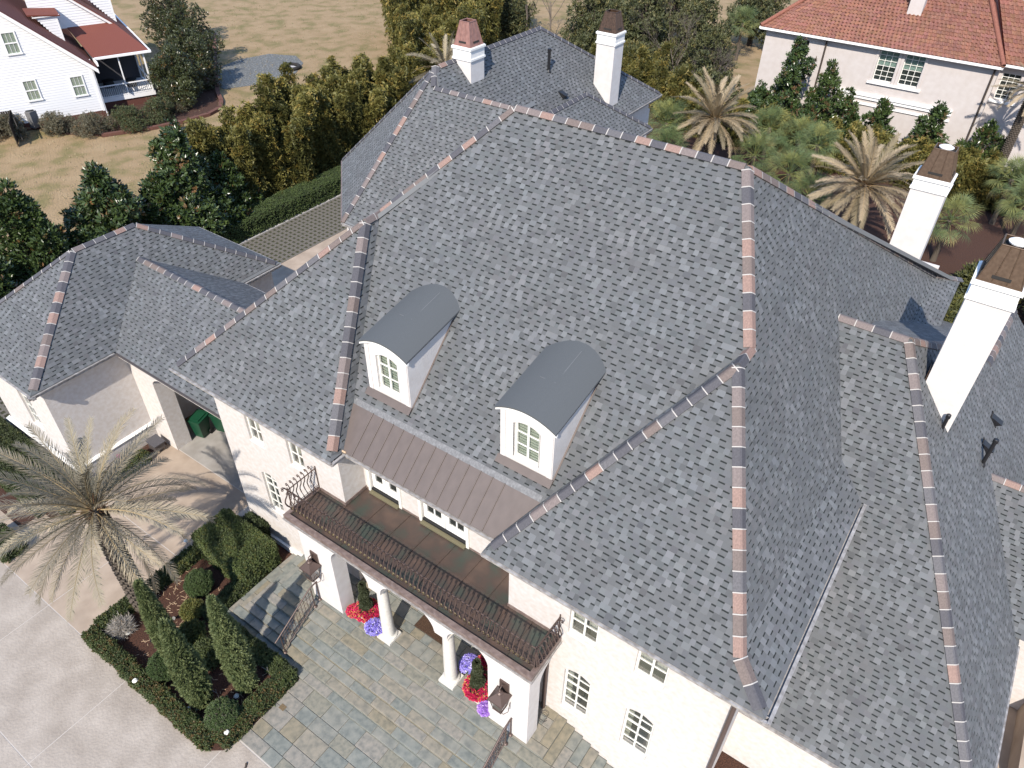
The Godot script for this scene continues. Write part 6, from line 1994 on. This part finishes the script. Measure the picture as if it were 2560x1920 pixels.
	for s in [[-20.6, -48.6, 3.4, "green fan palm whose fronds overhang the back roof corner"], [-19.4, -46.6, 2.5, "green fan palm low beside the white gutter corner of the rear roof"], [-14.9, -53.8, 2.8, "green fan palm right of the upright bleached palm"], [-12.6, -53.4, 2.6, "green fan palm in the middle of the fan palm group"], [-11.0, -52.2, 3.0, "green fan palm at the right of the fan palm group, touching the round bleached palm"], [-14.4, -50.0, 2.1, "green fan palm lowest of the group, over the main ridge"], [-11.6, -49.0, 1.9, "green fan palm in front of the group near the ridge corner"], [-9.6, -47.2, 1.5, "yellowing fan palm low against the right hip of the roof"], [0.6, -54.0, 3.0, "green fan palm behind the rear right chimney at the right edge"], [-1.5, -46.6, 2.6, "green fan palm with a bare pale trunk to the right of the rear chimney"], [1.9, -52.0, 2.6, "green fan palm at the right border above the far-right chimney"], [-26.6, -78.0, 3.4, "yellowish fan palm beyond the left end of the terracotta roof"]]:
		fan_palm(s[3], V(s[0], 0, s[1]), s[2], 34, rf(0.85, 1.0), fg)
	# glossy evergreen trees, left row
	var mg := Color(0.022, 0.040, 0.013); var mh := Color(0.060, 0.088, 0.026); var mb := Color(0.14, 0.075, 0.03)
	var mags := [[-38.2, -13.2, 6.9, 2.0, "dark glossy magnolia tree at the far left, its tip over the dry lawn"], [-38.3, -17.5, 6.3, 2.1, "dark glossy magnolia tree second from the left in the row behind the garage"], [-38.3, -22.4, 7.0, 2.2, "tallest dark magnolia tree, next to the bamboo, behind the garage ridge"], [-38.0, -20.3, 4.9, 1.7, "shorter dark magnolia tree between the two tallest of the row"], [-37.4, -10.6, 4.6, 1.8, "dark magnolia tree at the left border above the garage eave"], [-37.2, -15.4, 3.9, 1.5, "low dark magnolia tree filling the gap behind the garage roof"], [-38.6, -25.0, 4.4, 1.5, "dark magnolia tree standing against the bamboo screen"]]
	for s in mags: leaf_tree("magnolia_tree", s[4], "tree", V(s[0], 0, s[1]), s[2], s[3], int(1500 * s[3] * s[2] / 6), mg, mh, mb, 0.05, 0.26, 0.11, "magnolia trees behind the garage", true, 0.9, 22)
	var far_m := [[-15.6, -59.0, 7.6, 1.9, "dark evergreen magnolia hiding the small left window of the stucco house"], [-13.0, -59.0, 6.4, 1.5, "magnolia in front of the stucco wall, left of the paired windows"], [-11.2, -58.6, 4.9, 1.3, "low magnolia under the left one of the paired windows"], [-8.8, -58.6, 4.7, 1.3, "magnolia reaching up to the sill of the right one of the paired windows"], [-5.2, -58.6, 5.2, 1.4, "magnolia alone on the blank stucco wall left of the dark downpipe"], [-1.9, -59.4, 4.4, 1.6, "dark round magnolia under the window at the right edge"], [-17.6, -58.6, 4.2, 1.5, "low bushy magnolia at the left corner of the stucco house"]]
	for s in far_m: leaf_tree("magnolia_tree", s[4], "tree", V(s[0], 0, s[1]), s[2], s[3], int(900 * s[3] * s[2] / 6), mg * 1.15, mh * 1.1, Color(0.13, 0.075, 0.04), 0.1, 0.26, 0.11, "magnolia trees by the stucco house", true, 0.8, 18)
	# wild evergreens at the back
	var wl := Color(0.035, 0.044, 0.016); var wh := Color(0.092, 0.096, 0.034)
	var wild := [[-35.5, -64.0, 8.0, 3.0, "dense olive evergreen tree right behind the tall brown-capped chimney"], [-31.5, -66.5, 8.5, 3.2, "dense olive evergreen tree to the right of the tall chimney"], [-27.0, -68.5, 7.6, 2.8, "dark evergreen tree left of the terracotta roof"], [-24.0, -64.0, 6.2, 2.4, "dark evergreen tree near the corner of the stucco house"], [-30.0, -61.5, 4.6, 2.3, "lower olive evergreen beside the rear roof corner"], [-22.0, -59.5, 4.2, 2.2, "lower olive evergreen behind the upright bleached palm"], [-46.5, -66.5, 5.6, 2.2, "grey-green tree among the bare trees behind the chimney"], [-39.5, -75, 8, 3.0, "tall evergreen tree at the top edge beyond the bare trees"], [-27.5, -84, 9, 3.2, "dark tree at the top edge behind the fan palm"], [-35, -80, 9, 3.2, "dark tree at the top edge above the tall chimney"], [-51, -74, 5, 2.2, "olive tree at the top edge left of the bare trees"]]
	for s in wild: leaf_tree("evergreen_tree", s[4], "tree", V(s[0], 0, s[1]), s[2], s[3], int(1100 * s[3] * s[2] / 8), wl, wh, Color(0.14, 0.12, 0.04), 0.12, 0.26, 0.09, "evergreen trees beyond the house", false, 0.6, 22)
	for s in [[-49.0, -73.0, 8.5, "pale leafless tree just left of the rear ridge peak"], [-45.3, -72.0, 9.5, "pale leafless tree above the rear ridge peak"], [-42.5, -73.5, 9.0, "pale leafless tree between the ridge peak and the tall chimney"], [-27.4, -65.0, 7.0, "pale leafless tree in front of the dark evergreens left of the stucco house"], [-53.5, -71.5, 7.0, "pale leafless tree at the back of the bamboo"], [-23.2, -62.0, 5.5, "thin pale leafless tree beside the upright bleached palm"]]:
		bare_tree(s[3], V(s[0], 0, s[1]), s[2])
	# feathery bamboo screens
	var bl := Color(0.050, 0.058, 0.016); var bh := Color(0.185, 0.165, 0.040); var ba := Color(0.27, 0.20, 0.05)
	var sp := []
	for i in 17:
		sp.push_back(V(-39.0 + rf(-0.6, 0.6), 0, -25.2 - 1.3 * i)); sp.push_back(V(-40.8 + rf(-0.7, 0.7), 0, -25.8 - 1.3 * i))
	bamboo("bamboo_screen", "tall feathery yellow-green bamboo screen behind the clipped hedge", sp, 5.0, 6.9, 1.35, 1500, bl, bh, ba, 0.12)
	sp = []
	for i in 34:
		var gz := rf(-67, -49)
		sp.push_back(V(gz * -rf(-0.94, -0.74), 0, gz))
	bamboo("bamboo_grove", "broad yellow-green bamboo grove beyond the chimney with the bright copper cap", sp, 5.5, 7.6, 1.6, 1300, bl, bh * 1.05, ba, 0.14)
	sp = []
	for i in 30: sp.push_back(V(-23.0 + 0.83 * i + rf(-0.3, 0.3), 0, -57.0 + rf(-0.9, 0.9)))
	bamboo("bamboo_row", "low yellow-green bamboo row in front of the stucco house", sp, 2.2, 3.5, 1.1, 1000, bl, bh, ba, 0.16)
	sp = []
	for i in 14: sp.push_back(V(rf(-33, -23), 0, rf(-62, -56)))
	bamboo("bamboo_thicket", "olive bamboo thicket behind the rear roof corner", sp, 2.8, 4.6, 1.4, 1000, bl, bh * 0.8, ba, 0.12)
	# brushy growth right of the chimneys
	for s in [[3.2, -46.5, 3.2, 2.0, "yellow-green broadleaf shrub right of the fan palm trunk"], [5.2, -43.0, 3.4, 2.0, "yellow-green broadleaf shrub above the far-right chimney cap"], [1.3, -43.5, 2.0, 1.4, "dark shrub between the rear and far-right chimneys"], [0.4, -39.6, 1.4, 1.0, "low dark shrub at the foot of the fan palm trunk"], [5.5, -38.0, 2.2, 1.5, "broadleaf shrub by the pale paving behind the right wing"]]:
		leaf_tree("broadleaf_shrub", s[4], "shrub", V(s[0], 0, s[1]), s[2], s[3], 1500, wl, Color(0.11, 0.115, 0.035), yl, 0.1, 0.3, 0.06, "shrubs behind the right wing", false, 0.4, 14)
	# shrubs round the white house
	var gr := Color(0.085, 0.08, 0.048); var gh := Color(0.135, 0.12, 0.075)
	for s in [[-64.0, -24.0, 1.5, 1.5, "olive-grey shrub by the wooden fence at the left border"], [-61.9, -26.6, 1.2, 1.3, "sparse grey-brown shrub under the left window of the white house"], [-59.6, -28.3, 1.4, 1.5, "green-grey shrub in the middle of the white house wall"], [-58.3, -30.6, 1.6, 1.5, "green shrub at the corner of the white house"], [-58.0, -33.2, 1.7, 1.3, "bright green shrub in front of the screened porch"], [-58.6, -35.6, 1.2, 1.2, "grey wispy shrub right of the screened porch"]]:
		leaf_tree("garden_shrub", s[4], "shrub", V(s[0], 0, s[1]), s[2], s[3], 1500, gr if s[4].contains("grey") else wl, gh if s[4].contains("grey") else Color(0.075, 0.09, 0.03), rd, 0.08, 0.16, 0.03, "shrubs round the white house", false, 0.3, 14)
	for s in [[-59.6, -36.6, 4.6, 2.0, "tall dark evergreen shrub beside the screened porch"], [-62.2, -39.6, 5.0, 2.3, "tall dark evergreen shrub, middle of the three along the white house"], [-67.5, -43.4, 5.6, 2.7, "tall dark evergreen shrub at the top edge beside the red roof"], [-74.5, -46.5, 6.5, 2.6, "dark evergreen mass at the top edge behind the red kerb"]]:
		leaf_tree("evergreen_shrub", s[4], "shrub", V(s[0], 0, s[1]), s[2], s[3], 3000, wl * 0.9, Color(0.07, 0.08, 0.03), rd, 0.06, 0.2, 0.07, "tall evergreens along the white house", true, 0.35, 20)
	# rough growth at the far edge of the lawn
	sp = []
	for i in 40: sp.push_back(V(-92 + 1.05 * i, 0, -83 + 0.62 * i * 0.35 + rf(-1.2, 1.2)))
	bamboo("brush", "brown and olive brush along the far edge of the lawn", sp, 0.8, 2.4, 1.2, 260, Color(0.10, 0.085, 0.045), Color(0.20, 0.155, 0.09), Color(0.24, 0.19, 0.14), 0.3)

	var cl := clump(5, 0.07, 0.014, 0.55, 0.2)
	var xf := []; var co := []
	var z := -84.0
	for i in 9000:                                            # dry tufts over the mown grass
		var x := rf(-84, -42); z = rf(-80, -12)
		if x > -43 and z > -50: continue
		xf.push_back(turned(V(x, -0.05, z), V(0, 2, 0), rf(0.8, 2.0)))
		co.push_back(Color(0.30, 0.24, 0.14).lerp(Color(0.40, 0.33, 0.20), rng.randf()) if rng.randf() < 0.85 else Color(0.14, 0.16, 0.06))
	stuff(tag(copies(self, "dry_grass", cl, M.leaf, xf, co), "short dry grass tufts over the straw-coloured lawn", "grass"))

# ---------------------------------------------------------------- scene
func _ready() -> void:
	rng.seed = 20240
	var cam := Camera3D.new()
	cam.name = "camera"
	cam.fov = 54.84
	cam.near = 0.1
	cam.far = 1500.0
	var cy := deg_to_rad(34.4443); var cp := deg_to_rad(-39.5488); var cr := deg_to_rad(1.030)
	cam_basis = Basis(Vector3.UP, cy) * Basis(Vector3.RIGHT, cp) * Basis(Vector3.BACK, cr)
	add_child(cam)
	cam.transform = Transform3D(cam_basis, CAM_POS)
	cam.current = true
	var env := Environment.new()
	env.background_mode = Environment.BG_SKY
	var sm := ProceduralSkyMaterial.new()
	sm.sky_top_color = Color(0.42, 0.54, 0.72)
	sm.sky_horizon_color = Color(0.72, 0.78, 0.84)
	sm.ground_bottom_color = Color(0.35, 0.32, 0.26)
	sm.ground_horizon_color = Color(0.62, 0.63, 0.62)
	sm.sky_curve = 0.2
	sm.sky_energy_multiplier = 1.0
	var sky := Sky.new()
	sky.sky_material = sm
	env.sky = sky
	env.background_energy_multiplier = 1.55
	env.tonemap_mode = Environment.TONE_MAPPER_LINEAR
	env.tonemap_exposure = 1.42
	env.sdfgi_enabled = true
	env.ssao_enabled = true
	env.ssil_enabled = true
	var we := WorldEnvironment.new()
	we.name = "world_environment"
	we.environment = env
	add_child(we)
	var sun := DirectionalLight3D.new()
	sun.name = "sun"
	sun.light_energy = 1.5
	sun.light_color = Color(1.0, 0.965, 0.915)
	sun.light_angular_distance = 0.5
	sun.shadow_enabled = true
	add_child(sun)
	sun.look_at_from_position(V(0.30, 0.97, 1.0), Vector3.ZERO)
	make_materials()
	yards()
	front_ground()
	mansion()
	white_house()
	stucco_house()
	small_front()
	plantings()
